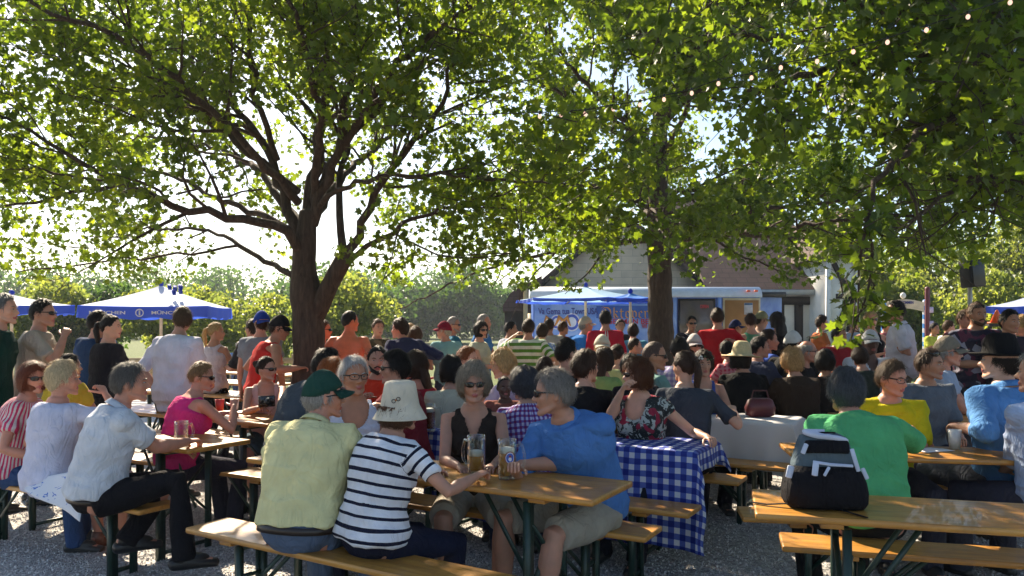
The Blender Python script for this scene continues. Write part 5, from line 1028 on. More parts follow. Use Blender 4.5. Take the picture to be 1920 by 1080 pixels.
tree('maple_tree', 'big leafy tree with a forked dark trunk left of centre', (WP(580, 0, D1)[0], D1, 0), st1, lb1, 5, .076, 30, LEAF, child=.24, clen=(1.5, .75), twig=.17, start=.30, zmin=2.0)
# second tree
D2 = 13.0; bx = WP(1240, 0, D2)[0]
rs2 = np.random.RandomState(3); lb2 = []
for i in range(26):
    az = i*2.399+rs2.rand()*.4; el = (.10+.9*(i % 5)/4)*(.8+.3*rs2.rand()); L = (5.4-1.6*el)*(.85+.3*rs2.rand()); z0 = 2.9+2.6*(i % 5)/4+.3*rs2.rand(); P = [A(bx, D2, z0)]; d_ = A(math.cos(az)*math.cos(el), math.sin(az)*math.cos(el)*.85, math.sin(el))
    for k in range(5): d_ = unit(d_+A(0, 0, .03 if el > .5 else -.05)+rs2.normal(size=3)*.07); P.append(P[-1]+d_*L/5)
    lb2.append((P, [.055, .042, .032, .024, .016, .009]))
st2 = [([A(bx, D2, -.05), A(bx, D2, .8), A(bx-.02, D2, 2), A(bx-.04, D2, 3), A(bx-.05, D2, 4.2), A(bx, D2, 5.6), A(bx, D2, 7)], [.29, .225, .205, .195, .15, .10, .05])]
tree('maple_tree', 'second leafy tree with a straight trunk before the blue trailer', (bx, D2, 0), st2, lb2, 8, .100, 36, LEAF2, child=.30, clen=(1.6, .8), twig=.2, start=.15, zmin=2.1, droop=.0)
# third tree at the right, trunk outside the frame
b3 = A(5.6, 7.2, 0)
st3 = [([b3, b3+A(0, 0, 1.2), b3+A(-.1, 0, 2.4), b3+A(-.25, 0, 3.4), b3+A(-.3, 0, 4.6)], [.3, .24, .22, .19, .12])]
lb3 = [(pl((2060, 420, 7.2), (1960, 395, 7.0), (1900, 350, 6.9), (1850, 310, 6.8), (1790, 275, 6.7), (1730, 255, 6.5), (1640, 250, 6.3)), [.13, .10, .085, .07, .05, .03, .015]),
       (pl((2020, 330, 7.2), (1930, 280, 7.0), (1900, 200, 6.9), (1880, 100, 6.8), (1860, 0, 6.7), (1840, -90, 6.6)), [.12, .10, .09, .07, .05, .03]),
       (pl((1980, 200, 7.2), (1880, 100, 6.9), (1760, 40, 6.5), (1600, 0, 6.0), (1450, -30, 5.6)), [.08, .06, .045, .03, .015]),
       (pl((1990, 250, 7.2), (1880, 180, 7.6), (1700, 120, 8.0), (1520, 80, 8.2), (1330, 60, 8.4)), [.08, .06, .045, .03, .015]),
       (pl((1960, 150, 7.0), (1800, 90, 6.4), (1650, 110, 5.9), (1520, 140, 5.6), (1400, 170, 5.4)), [.07, .05, .035, .025, .012]),
       (pl((1960, 100, 7.0), (1750, -30, 6.8), (1500, -80, 6.6), (1250, -90, 6.3)), [.07, .05, .035, .015]),
       (pl((1900, 210, 6.9), (1820, 215, 6.2), (1740, 235, 5.6), (1680, 290, 5.3), (1650, 350, 5.1), (1625, 420, 5.0), (1610, 500, 4.95), (1608, 585, 4.9)), [.05, .04, .03, .022, .016, .012, .008, .005], .35),
       (pl((1625, 420, 5.0), (1650, 480, 5.1), (1640, 540, 5.1), (1612, 600, 5.05), (1590, 640, 5.0)), [.012, .01, .008, .006, .004], .18), (pl((1680, 290, 5.3), (1710, 380, 5.2), (1720, 440, 5.2), (1735, 480, 5.2)), [.012, .01, .008, .005], .25),
       (pl((1980, -60, 6.6), (1900, -10, 5.7), (1860, 50, 5.2), (1835, 110, 4.9), (1790, 190, 4.9)), [.012, .011, .01, .009, .007]),
       (pl((1930, 300, 7.0), (1870, 330, 6.4), (1800, 350, 6.0), (1740, 380, 5.8), (1700, 430, 5.7)), [.03, .025, .02, .015, .008]),
       (pl((1950, 60, 6.9), (1800, -20, 5.6), (1600, -60, 5.0), (1400, -80, 4.6), (1200, -100, 4.4)), [.06, .045, .03, .02, .01])]
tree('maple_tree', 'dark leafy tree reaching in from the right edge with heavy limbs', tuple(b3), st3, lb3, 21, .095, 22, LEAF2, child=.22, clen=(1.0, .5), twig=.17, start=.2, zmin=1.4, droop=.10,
     keep=lambda P: ~((P[:, 2] < 2.45) & (P[:, 0] > 2.55)) & ~((P[:, 2] < 2.2) & (P[:, 1] < 4.6)))
# background trees
def bush(name, label, x, y, h, r, seed, leaf, N, mat, grp='trees beyond the garden', z0=.0, nb=18, sq=.8, catl='tree'):
    rs = np.random.RandomState(seed); rt = empty(name, (x, y, 0)); g = Geo(); g.tube([(0, 0, -.05), (0, 0, h*.3), (.05*h*.3, 0, h*.6)], [h*.03, h*.024, h*.01], 8)
    C = []; 
    for i in range(nb):
        u = rs.normal(size=3); u /= np.linalg.norm(u); c = u*rs.rand()**.4*A(r*.85, r*.85, (h-z0)*.42)+A(0, 0, z0+(h-z0)*.52); C.append((c, r*(.28+.22*rs.rand())))
        g.tube([(0, 0, h*.25+.1*h*rs.rand()), c*.6+A(0, 0, h*.1), c], [h*.012, h*.008, h*.003], 5)
    g.obj('trunk', [BARK], rt); P = []
    for c, cr in C:
        k = N//nb; u = rs.normal(size=(k, 3)); u /= np.linalg.norm(u, axis=1, keepdims=True); rr = cr*(.55+.55*rs.rand(k, 1)**.6)*(1+.25*wnoise(u, 4, seed)[:, None]); P.append(c+u*rr*A(1, 1, sq))
    P = np.concatenate(P); P = P[P[:, 2] > .1]
    mk('crown', *scatter_mesh(QL, QF, P, leaf_rot(len(P), rs, .3), leaf*(.6+.8*rs.rand(len(P)))), mats=[mat], smooth=False, parent=rt); tag(rt, label, catl, grp); return rt
def bp(px, ptop, d, wpx): x = WP(px, 0, d)[0]; h = HC-(ptop-Y0)/F*d; return x, d, h, wpx/2/F*d
BL = [('round bush behind the far left umbrella', 60, 520, 24, 220, LEAFY), ('bright bush left of the big blue and white umbrella', 190, 512, 26, 210, LEAFB), ('bright bush right behind the big blue and white umbrella', 330, 528, 25, 220, LEAFY),
      ('bright small tree just left of the forked trunk', 470, 505, 23, 240, LEAFY), ('bright bush just right of the forked trunk', 640, 512, 22, 200, LEAFY), ('bush at the far left edge of the photo', -80, 520, 22, 200, LEAFB)]
for i, (lb, px, tp, d, wpx, m) in enumerate(BL): x, y, h, r = bp(px, tp, d, wpx); bush('shrub', lb+', in the hedge', x, y, h, r, 40+i, .15, 6500, m, 'bushes beyond the rail fence', nb=11, catl='bush')
for i, (px, tp, d, wpx, lb) in enumerate([(60, 530, 75, 300, 'far left'), (250, 503, 85, 340, 'beyond the big umbrella'), (420, 498, 80, 320, 'behind the blond ponytail'), (590, 530, 78, 300, 'behind the forked trunk'), (700, 492, 60, 300, 'tallest, right of the trunk'),
                                          (790, 478, 84, 280, 'over the maroon cap'), (850, 506, 64, 200, 'pale, over the bearded man'), (905, 530, 82, 200, 'behind the cream top woman'), (960, 546, 88, 180, 'left of the brown roof')]):
    x, y, h, r = bp(px, tp, d, wpx); bush('far_tree', 'hazy far green tree, '+lb, x, y, h, r, 60+i, .42, 7000, LEAFB, 'far trees across the lawn', nb=13)
for i, (px, tp, d, wpx, lb) in enumerate([(1640, 470, 30, 200, 'left of the hanging loudspeaker'), (1740, 440, 33, 240, 'behind the welcome arch'), (1850, 400, 31, 260, 'behind the hanging loudspeaker'), (1960, 385, 29, 240, 'at the right edge'), (1700, 520, 24, 200, 'low, right behind the arch'), (1880, 500, 25, 260, 'low, behind the right umbrella')]):
    x, y, h, r = bp(px, tp, d, wpx); bush('sunlit_tree', 'sunlit yellow green tree, '+lb, x, y, h, r, 80+i, .16, 11000, LEAFY, 'sunlit trees at the right', nb=26)
# ---------------------------------------------------------------- buildings
n = NT('limestone'); v = n.coord(); br = n.node('ShaderNodeTexBrick', {'Scale': 1., 'Mortar Size': .008, 'Brick Width': .75, 'Row Height': .24, 'Color1': (.62, .50, .34, 1), 'Color2': (.46, .38, .27, 1), 'Mortar': (.24, .22, .19, 1), 'Bias': -.1})
sx_ = n.node('ShaderNodeSeparateXYZ'); n.link(v, sx_.inputs[0]); cb = n.node('ShaderNodeCombineXYZ'); n.link(sx_.outputs[0], cb.inputs[0]); n.link(sx_.outputs[2], cb.inputs[1]); n.link(cb.outputs[0], br.inputs['Vector'])
n.base(n.mix(.5, br.outputs[0], n.ramp(n.noise(v, 2.5, 6), (.3, (.42, .34, .24)), (.7, (.66, .53, .36))))); n.set(Roughness=.9); n.bump(br.outputs[1], -.4, .02); LIME = n.m
def shingle(nm, c):
    n = NT(nm); v = n.coord(); br = n.node('ShaderNodeTexBrick', {'Scale': 1., 'Mortar Size': .012, 'Brick Width': .34, 'Row Height': .17, 'Color1': (*c, 1), 'Color2': (*shade(c, .65), 1), 'Mortar': (*shade(c, .3), 1)})
    sx_ = n.node('ShaderNodeSeparateXYZ'); n.link(v, sx_.inputs[0]); cb = n.node('ShaderNodeCombineXYZ'); n.link(sx_.outputs[0], cb.inputs[0]); n.link(sx_.outputs[2], cb.inputs[1]); n.link(cb.outputs[0], br.inputs['Vector'])
    n.base(n.mix(.35, br.outputs[0], n.ramp(n.noise(v, 3, 5), (.3, shade(c, .6)), (.7, shade(c, 1.3))))); n.set(Roughness=.9); n.bump(br.outputs[1], -.5, .02); return n.m
ROOF = shingle('brown_shingles', (.085, .048, .042)); TIMB = plain('dark_timber', (.025, .018, .015), .8, sc=5, bump=.3); PLAS = plain('cream_plaster', (.80, .77, .68), .9, var=.08, sc=3); TRIM = plain('white_trim', (.72, .70, .66), .6, var=.06)
DH = 26.
def X(px, d): return (px-960)/F*d
def Zp(py, d): return HC-(py-Y0)/F*d
bh = empty('stone_house', (X(1165, DH), DH, 0)); ox = X(1165, DH)
xl, xr = X(998, DH)-ox, X(1335, DH)-ox; ze = Zp(548, DH); za = Zp(405, DH)
g = Geo(); g.prism([(xl, 0), (xr, 0), (xr, ze), (0, za), (xl, ze)], 0, 9); g.obj('wall', [LIME], bh)
g = Geo()
for sx, xe in ((-1, xl), (1, xr)):
    a = (xe*1.06, ze-(za-ze)*.06-.0); t = .12; nx = -(za-ze)*sx; L = math.hypot(xe, za-ze); nz = abs(xe)/L; n1 = (sx*(za-ze)/L*t, nz*t)
    poly = [(a[0], a[1]), (0, za), (0+0*n1[0], za+t/nz), (a[0]+n1[0], a[1]+n1[1])]
    g.prism(poly if sx < 0 else poly[::-1], -.18, 9.2)
g.obj('roof', [ROOF], bh, smooth=False)
g = Geo(); 
for sx, xe in ((-1, xl), (1, xr)): g.beam((xe*1.05, -.2, ze-(za-ze)*.05-.03), (0, -.2, za-.03), .04, .13, up=(0, 0, 1))
g.obj('bargeboard', [TIMB], bh)
tag(bh, 'pale limestone gable house behind the blue trailer', 'house')
# right wing with shingle roof and half-timbered wall
d0 = 25.; bh = empty('half_timbered_house', (X(1440, d0), d0, 0)); ox = X(1440, d0); x0, x1 = X(1318, d0)-ox, X(1556, d0)-ox; ze = Zp(543, d0); zr = Zp(370, 30)
g = Geo(); R_ = [(x0, -.45, ze), (x1, -.45, ze), (x1, 5, zr), (x0, 5, zr)]
g.add([*R_, *[(a, b, c-.16) for a, b, c in R_]], [(0, 1, 2, 3), (7, 6, 5, 4), (0, 4, 5, 1), (1, 5, 6, 2), (2, 6, 7, 3), (3, 7, 4, 0)])
R_ = [(x0, 5, zr), (x1, 5, zr), (x1, 10.45, ze), (x0, 10.45, ze)]; g.add([*R_, *[(a, b, c-.16) for a, b, c in R_]], [(0, 1, 2, 3), (7, 6, 5, 4), (0, 4, 5, 1), (1, 5, 6, 2), (2, 6, 7, 3), (3, 7, 4, 0)])
g.obj('roof', [ROOF], bh, smooth=False)
g = Geo(); g.box(((x0+x1)/2, -.47, ze-.10), (x1-x0, .05, .16)); g.obj('fascia', [plain('gutter', (.30, .34, .36), .5)], bh)
g = Geo(); g.box(((x0+x1)/2, 5, (ze-.2)/2), (x1-x0-.3, 10, ze-.2)); g.obj('wall', [PLAS], bh)
g = Geo(); zt_ = ze-.24
for px in (1462, 1497, 1545): g.box((X(px, d0)-ox, -.03, zt_/2), (.26 if px < 1540 else .16, .07, zt_))
g.box(((x0+x1)/2, -.035, zt_-.12), (x1-x0-.3, .08, .26)); g.box(((x0+x1)/2, -.035, .12), (x1-x0-.3, .08, .24))
g.beam((X(1503, d0)-ox+.1, -.045, .3), (X(1541, d0)-ox, -.045, zt_-.2), .06, .18, up=(1, 0, 0)); g.obj('timber', [TIMB], bh)
tag(bh, 'half timbered house wing with brown shingle roof behind the trailer end', 'house')
d1 = 23.5; bh = empty('gable_wing', (X(1590, d1), d1, 0)); ox = X(1590, d1); xa, xb = X(1553, d1)-ox, X(1612, d1)-ox; zt_ = Zp(478, d1)
g = Geo(); g.box(((xa+xb)/2, 3, zt_/2), (xb-xa, 6, zt_)); g.obj('wall', [PLAS], bh)
g = Geo(); g.box((xa-.02, -.05, zt_/2), (.14, .10, zt_)); g.box((xb-.1, -.05, zt_/2), (.12, .10, zt_)); g.obj('trim', [TRIM], bh)
g = Geo(); g.beam((xa+.15, -.04, 1.2), (xb-.2, -.04, 2.6), .06, .15); g.beam((xa+.15, -.04, 3.4), (xb-.2, -.04, 2.2), .06, .15); g.box(((xa+xb)/2+.05, -.04, 2.4), (xb-xa-.35, .06, .15)); g.obj('timber', [TIMB], bh)
g = Geo(); g.box((xb-.32, -.06, 1.6), (.2, .06, .6)); g.obj('window', [plain('dark_window', (.02, .02, .022), .15)], bh)
g = Geo(); g.prism([(xa-.3, zt_-.1), (xb+.4, zt_-.1), ((xa+xb)/2, zt_+1.4)], -.3, 6.2); g.obj('roof', [ROOF], bh, smooth=False)
tag(bh, 'narrow cream gable wing with white corner boards behind hanging leaves', 'house')
d2 = 23.; bh = empty('shed', (X(985, d2), d2, 0)); ox = X(985, d2); xa, xb, xc = X(946, d2)-ox, X(982, d2)-ox, X(1016, d2)-ox
g = Geo(); g.prism([(xa-.05, Zp(584, d2)), (xa-.05, Zp(573, d2)), (X(958, d2)-ox, Zp(548, d2)), (xc, Zp(517, d2)), (xc, Zp(584, d2))], 0, 4); g.obj('roof', [ROOF], bh, smooth=False)
g = Geo(); g.box(((xa+xb)/2+.0, 2, Zp(584, d2)/2-.01), (xb-xa, 3.8, Zp(584, d2)-.02)); g.obj('wall', [TIMB], bh)
g = Geo(); g.box((xb+.05, -.10, Zp(542, d2)/2), (.13, .13, Zp(542, d2))); g.obj('post', [plain('pale_wood', (.52, .38, .18), .7)], bh)
tag(bh, 'small brown roofed shed with a pale wooden post left of the trailer', 'shed')
# ---------------------------------------------------------------- beer trailer
FN = bpy.data.curves.new('probe', 'FONT'); bpy.data.curves.remove(FN)
def text(s_, size, mat, parent, loc, rot=(math.pi/2, 0, 0), name='lettering', width=None, ext=.004, shear=0):
    c = bpy.data.curves.new('t', 'FONT'); c.body = s_; c.size = size; c.extrude = ext; c.align_x = 'CENTER'; c.align_y = 'CENTER'; c.shear = shear; c.offset = size*.012
    o = bpy.data.objects.new('t', c); COL.objects.link(o); bpy.context.view_layer.update(); me = bpy.data.meshes.new_from_object(o.evaluated_get(bpy.context.evaluated_depsgraph_get())); bpy.data.objects.remove(o)
    me.materials.clear(); me.materials.append(mat); o = bpy.data.objects.new(name, me); COL.objects.link(o); o.parent = parent; o.location = loc; o.rotation_euler = rot
    if width: xs_ = [v_.co.x for v_ in me.vertices]; k = width/(max(xs_)-min(xs_)); o.scale = (k, 1, 1)
    return o
DT = 18.5; x0t, x1t = X(1000, DT), X(1424, DT); Lt = x1t-x0t; rt = empty('beer_trailer', (x0t, DT, 0)); zr = Zp(538, DT); zs = Zp(556, DT)
BLU = plain('trailer_blue', (.035, .12, .48), .35, var=.1); PALE = NT('trailer_wrap'); v = PALE.coord(); PALE.base(PALE.ramp(PALE.noise(v, 1.3, 5, .6, .8), (.3, (.06, .15, .60)), (.5, (.20, .34, .74)), (.75, (.46, .58, .84)))); PALE.set(Roughness=.35); PALE = PALE.m
ALU = plain('trailer_roof', (.52, .60, .70), .35, var=.08)
g = Geo(); g.prism([(0, .35), (Lt, .35), (Lt, zs), (0, zs)], 0, 2.1); g.obj('body', [BLU], rt, smooth=False)
g = Geo(); rs_ = []
for k in range(9):
    a = k/8*math.pi/2; rs_.append((-.06-0+.34*(1-math.cos(a))*.9, zs-.02+(zr-zs+.03)*math.sin(a)))
prof = rs_+[(2.16-y_, z_) for y_, z_ in rs_[::-1]]; n_ = len(prof)
g.rings([np.array([(-.06, y_, z_) for y_, z_ in prof]), np.array([(Lt+.05, y_, z_) for y_, z_ in prof])]); g.obj('roof', [ALU], rt)
wl_ = X(1262, DT)-x0t
g = Geo(); g.box((wl_/2-.0, -.012, (zs+.5)/2), (wl_-.05, .02, zs-.55)); g.obj('wrap_panel', [PALE], rt)
def tb(pa, pb, ya, yb, dy, th, nm, m, par=rt): # box by photo px on the trailer side
    xa, xb = X(pa, DT)-x0t, X(pb, DT)-x0t; za_, zb_ = Zp(ya, DT), Zp(yb, DT); g = Geo(); g.box(((xa+xb)/2, dy, (za_+zb_)/2), (abs(xb-xa), th, abs(za_-zb_))); return g.obj(nm, [m], par)
wf = tb(1271, 1341, 560, 655, -.012, .03, 'window_frame', BLK); tb(1275, 1337, 564, 655, -.03, .02, 'window', plain('window_dark', (.10, .075, .06), .2, var=.3, sc=2), wf)
RD = plain('red_letters', (.5, .03, .05), .5); GOLD = plain('gold_letters', (.75, .36, .01), .45, var=.1); NAVY = plain('navy_letters', (.04, .05, .25), .5)
text('OPEN', .11, RD, wf, (X(1320, DT)-x0t, -.045, Zp(575, DT)), width=.20)
bf = tb(1355, 1425, 559, 655, -.014, .034, 'board_frame', plain('cream_frame', (.62, .52, .34), .6)); tb(1358.5, 1421.5, 563, 655, -.036, .02, 'board', plain('ply_board', (.34, .155, .04), .6, var=.2, sc=3), bf)
po = tb(1394, 1410, 568, 590, -.05, .006, 'poster', plain('poster_paper', (.50, .50, .55), .7, var=.15, sc=12), bf); tb(1394.5, 1409.5, 568.5, 572, -.0545, .003, 'poster_heading', plain('poster_blue', (.06, .14, .28), .6), po)
tb(1345, 1352, 557, 655, -.03, .03, 'door_trim', PALE); tb(1262, 1268, 557, 655, -.03, .03, 'door_trim', PALE)
for px in (1402, 1416): tb(px-3, px+3, 544, 547.5, -.07, .04, 'marker_light', plain('marker_orange', (.75, .12, .02), .3))
g = Geo(); g.prism([(Lt+.01, .35), (Lt+.62, .35), (Lt+.62, zs-.02), (Lt+.01, zs)], .25, 1.95); g.obj('rear_door', [PALE], rt, smooth=False)
g = Geo(); g.box((Lt+.33, .95, zs+.05), (.66, 1.9, .12), bev=.05); g.obj('rear_canopy', [plain('canopy_black', (.02, .02, .022), .4)], rt)
for xx in (Lt*.42, Lt*.58):
    g = Geo(); g.tube([(xx, -.02, .34), (xx, .2, .34)], .34, 20, cap=.2); w_ = g.obj('wheel', [plain('tyre', (.02, .02, .02), .8)], rt)
text("Va Gema tua Town USA", .21, NAVY, rt, (X(1065, DT)-x0t, -.035, Zp(584, DT)), width=X(1120, DT)-X(1008, DT))
text("GERMAN BEER", .17, RD, rt, (X(1185, DT)-x0t, -.035, Zp(603, DT)), width=X(1232, DT)-X(1138, DT)); text("WI", .15, RD, rt, (X(1208, DT)-x0t, -.035, Zp(612, DT)), width=.12)
g = Geo(); xa_, xb_ = X(1118, DT)-x0t, X(1258, DT)-x0t; g.box(((xa_+xb_)/2, -.0225, Zp(585, DT)), (xb_-xa_, .006, .30)); g.obj('wrap_panel', [BLU], rt, smooth=False)
# blackletter strokes drawn with a broad nib
NIB = A(math.cos(math.radians(40)), math.sin(math.radians(40)))
GL = {'O': ([[(.75, .95), (.35, 1.0), (.12, .7), (.12, .3), (.4, .02), (.75, .1), (.95, .4), (.9, .75), (.7, .95)], [(.4, .85), (.5, .55), (.42, .2)], [(.05, .95), (.3, 1.08)]], 1.15), 'k': ([[(.1, 1.0), (.1, .08), (.2, 0)], [(.1, .5), (.3, .65), (.42, .55), (.2, .38)], [(.22, .38), (.42, .05), (.52, .08)]], .62),
      't': ([[(.15, .85), (.15, .1), (.3, 0), (.4, .08)], [(.02, .62), (.38, .62)]], .48), 'o': ([[(.12, .6), (.12, .12), (.28, 0), (.45, .12), (.45, .5), (.28, .65), (.12, .55)]], .62), 'v': ([[(.05, .7), (.14, .6), (.14, .12), (.3, 0), (.46, .12), (.46, .5), (.3, .66), (.2, .6)]], .62),
      'e': ([[(.12, .55), (.12, .12), (.28, 0), (.42, .1)], [(.12, .55), (.28, .66), (.4, .5), (.14, .3)]], .55), 'r': ([[(.05, .62), (.14, .6), (.14, .05), (.2, 0)], [(.16, .5), (.3, .66), (.4, .58)]], .48), 'f': ([[(.4, .95), (.26, 1.02), (.15, .85), (.15, .05), (.1, 0)], [(.02, .6), (.36, .6)]], .46), 's': ([[(.4, .58), (.24, .66), (.12, .52), (.38, .3), (.38, .1), (.22, 0), (.06, .08)]], .5), 'b': ([[(.1, 1.), (.12, .12), (.28, 0), (.45, .14), (.45, .5), (.28, .64), (.14, .52)]], .6)}
g = Geo(); cx = 0; nb_ = .05
for ch in 'Oktoverfest':
    stks, adv = GL[ch]
    for sk_ in stks:
        for (a, b) in zip(sk_[:-1], sk_[1:]):
            a = A(*a)+A(cx, 0); b = A(*b)+A(cx, 0); q = [a-NIB*nb_, a+NIB*nb_, b+NIB*nb_, b-NIB*nb_]
            g.add([(p_[0], -.002*(g.n % 7), p_[1]) for p_ in q], [(0, 1, 2, 3)])
    cx += adv
xa_, xb_ = X(1126, DT)-x0t, X(1126, DT)-x0t+(X(1216, DT)-X(1126, DT))/ (1.15+.62+.48+.62+.62+.55+.48)*cx; kx = (xb_-xa_)/cx; g.xf(np.diag([kx, 1, .25]), (xa_, -.034, Zp(596, DT)))
o = g.obj('lettering', [GOLD], rt, smooth=False); sm_ = o.modifiers.new('t', 'SOLIDIFY'); sm_.thickness = .003
for px, py, r_ in ((1044, 604, .16), (1072, 604, .20)):
    g = Geo(); a = np.arange(24)*2*math.pi/24; 
    for k, (rr, m, dy) in enumerate(((1., 0, -.030), (.85, 1, -.036), (.55, 2, -.042))): g.rings([np.stack([X(px, DT)-x0t+np.cos(a)*r_*rr, np.full(24, dy+.004), Zp(py, DT)+np.sin(a)*r_*rr*1.1], -1), np.stack([X(px, DT)-x0t+np.cos(a)*r_*rr, np.full(24, dy), Zp(py, DT)+np.sin(a)*r_*rr*1.1], -1)], m)
    g.obj('emblem', [plain('emblem_w', (.6, .62, .75), .4), plain('emblem_b', (.05, .1, .5), .4), plain('emblem_w', (.6, .62, .75), .4)], rt, smooth=False)
    for sx in (-1, 1):
        g = Geo(); g.tube([(X(px, DT)-x0t+sx*r_*.9, -.035, Zp(py, DT)), (X(px, DT)-x0t+sx*r_*1.5, -.035, Zp(py, DT)+.12), (X(px, DT)-x0t+sx*r_*2.0, -.035, Zp(py, DT)-.08)], [.05, .06, .02], 8); g.obj('banner_ribbon', [plain('ribbon_orange', (.50, .20, .04), .5)], rt)
tag(rt, 'blue and white beer trailer with gold old style letters', 'trailer')
# ---------------------------------------------------------------- umbrellas
def canm(nm, c, t): 
    n = NT(nm); n.base(c); n.set(Roughness=.7); v = n.coord(); n.bump(n.noise(v, 4, 3), .5, .03); tr = n.node('ShaderNodeBsdfTranslucent'); tr.inputs[0].default_value = (*t, 1); ms = n.node('ShaderNodeMixShader', {0: .45}); n.link(n.b.outputs[0], ms.inputs[1]); n.link(tr.outputs[0], ms.inputs[2]); n.link(ms.outputs[0], n.out.inputs[0]); return n.m
CW = canm('canopy_white', (.56, .64, .82), (.52, .62, .88)); CB = canm('canopy_blue', (.03, .07, .40), (.04, .10, .55)); CLB = canm('canopy_light_blue', (.35, .55, .78), (.35, .6, .85)); CBB = canm('canopy_bright_blue', (.03, .20, .70), (.05, .30, .85))
def umbrella(label, px, ptop, pedge, d, wpx, mats, sides=4, rot=.2, val=.22, txt=None, logos=True, pole=(.62, .45, .28)):
    x = X(px, d); zt_, ze_ = Zp(ptop, d), Zp(pedge, d); r = wpx/2/F*d; rt = empty('umbrella', (x, d, 0), rot); rim = []
    M_ = 10; g = Geo(); mat_i = []
    for s_ in range(sides):
        a0, a1 = (s_-.5)*2*math.pi/sides, (s_+.5)*2*math.pi/sides; c0, c1 = A(math.cos(a0), math.sin(a0)), A(math.cos(a1), math.sin(a1)); vs = []
        rr = r/(math.cos(math.pi/sides) if sides > 4 else 1.)*(1. if sides > 4 else 1.12)
        for i in range(M_+1):
            f = i/M_
            for j in range(M_+1):
                e = j/M_; p_ = (c0*(1-e)+c1*e)*rr*f; z = zt_-(zt_-ze_)*(f**.92)-.05*f*math.sin(e*math.pi)*(1-f*.6)+.02*math.sin(f*math.pi)*-1; vs.append((p_[0], p_[1], z))
        q = [(i*(M_+1)+j, (i+1)*(M_+1)+j, (i+1)*(M_+1)+j+1, i*(M_+1)+j+1) for i in range(M_) for j in range(M_)]; g.add(vs, q, None, (s_ % 2) if len(mats) > 2 else 0)
    can = g.obj('canopy', mats[:1]+mats[2:] if len(mats) > 2 else mats[:1], rt)
    for s_ in range(sides):
        a0, a1 = (s_-.5)*2*math.pi/sides, (s_+.5)*2*math.pi/sides; rr = r/(math.cos(math.pi/sides) if sides > 4 else 1.)*(1. if sides > 4 else 1.12); g = Geo(); vs = []
        for j in range(21):
            e = j/20; p_ = (A(math.cos(a0), math.sin(a0))*(1-e)+A(math.cos(a1), math.sin(a1))*e)*rr; zz = ze_-.05*math.sin(e*math.pi)*.4-.002; wv = 1+.02*math.sin(e*25+s_)
            vs += [(p_[0]*1.003, p_[1]*1.003, zz+.01), (p_[0]*wv, p_[1]*wv, zz-val*(.9+.1*math.sin(e*19)))]
        g.add(vs, [(2*j, 2*j+1, 2*j+3, 2*j+2) for j in range(20)]); o = g.obj('valance', [mats[1]], can)
    g = Geo(); g.tube([(0, 0, .02), (0, 0, zt_-.05)], .028, 12); g.obj('pole', [plain('pole%s' % (pole,), pole, .5)], rt)
    g = Geo(); g.lathe([(.25, 0), (.25, .05), (.05, .07), (.04, .3)], 20); g.obj('foot', [plain('umbrella_foot', (.05, .05, .05), .6)], rt)
    for s_ in range(sides):
        a0 = (s_-.5)*2*math.pi/sides; rr = r*(1.08 if sides == 4 else 1/math.cos(math.pi/sides)); g = Geo(); g.beam((0, 0, zt_-.1), (math.cos(a0)*rr*.97, math.sin(a0)*rr*.97, ze_-.035), .02, .02); g.obj('rib', [plain('rib_wood', (.4, .28, .18), .6)], rt)
    g = Geo(); g.ell((0, 0, zt_+.03), (.05, .05, .06)); g.obj('finial', [mats[1]], rt)
    tag(rt, label, 'umbrella', 'blue and white beer umbrellas'); return rt, zt_, ze_, r, rot
WHL = plain('valance_white', (.62, .58, .52), .6)
u, zt_, ze_, r, rot = umbrella('big blue and white square umbrella beyond the white T-shirt man', 302, 535, 576, 15.5, 268, [CW, CB], 4, .16, .24)
yv = -(r*1.12*math.cos(math.pi/4))-.03; text('M\u00dcNCHEN', .085, WHL, u, (-.62, yv, ze_-.13), width=.62, name='valance_letters'); text('M\u00dcNCHEN', .085, WHL, u, (.46, yv, ze_-.13), width=.62, name='valance_letters')
g = Geo(); a = np.arange(24)*2*math.pi/24; g.rings([np.stack([np.cos(a)*.075*k-.06, np.full(24, yv-.005*(k == 1)), ze_-.13+np.sin(a)*.075*k], -1) for k in (1., .75)], cap=False); g.box((-.06, yv, ze_-.13), (.025, .01, .09)); g.obj('valance_logo', [WHL], u)
g = Geo()
for dx_, dz_ in ((.22, .30), (.32, .27), (.42, .30), (.30, .20), (.42, .22)): g.box((dx_+.1, yv*.52, ze_+dz_+.08), (.06, .14, .06), rotz(.4)@rotx(.5))
g.obj('canopy_print', [CB], u)
umbrella('white and blue umbrella cut by the left edge behind the beige T-shirt', 22, 552, 573, 15, 215, [CW, CB], 4, .75, .18)
umbrella('pale blue umbrella before the trailer lettering', 1098, 537, 562, 16.6, 235, [CLB, CB], 6, .2, .06)
umbrella('low bright blue umbrella nearest the tree before the trailer', 1182, 549, 560, 15.6, 104, [CBB, CB], 8, .1, .04)
umbrella('white and blue umbrella at the right edge', 1935, 553, 575, 14, 150, [CW, CB], 6, .5, .12)
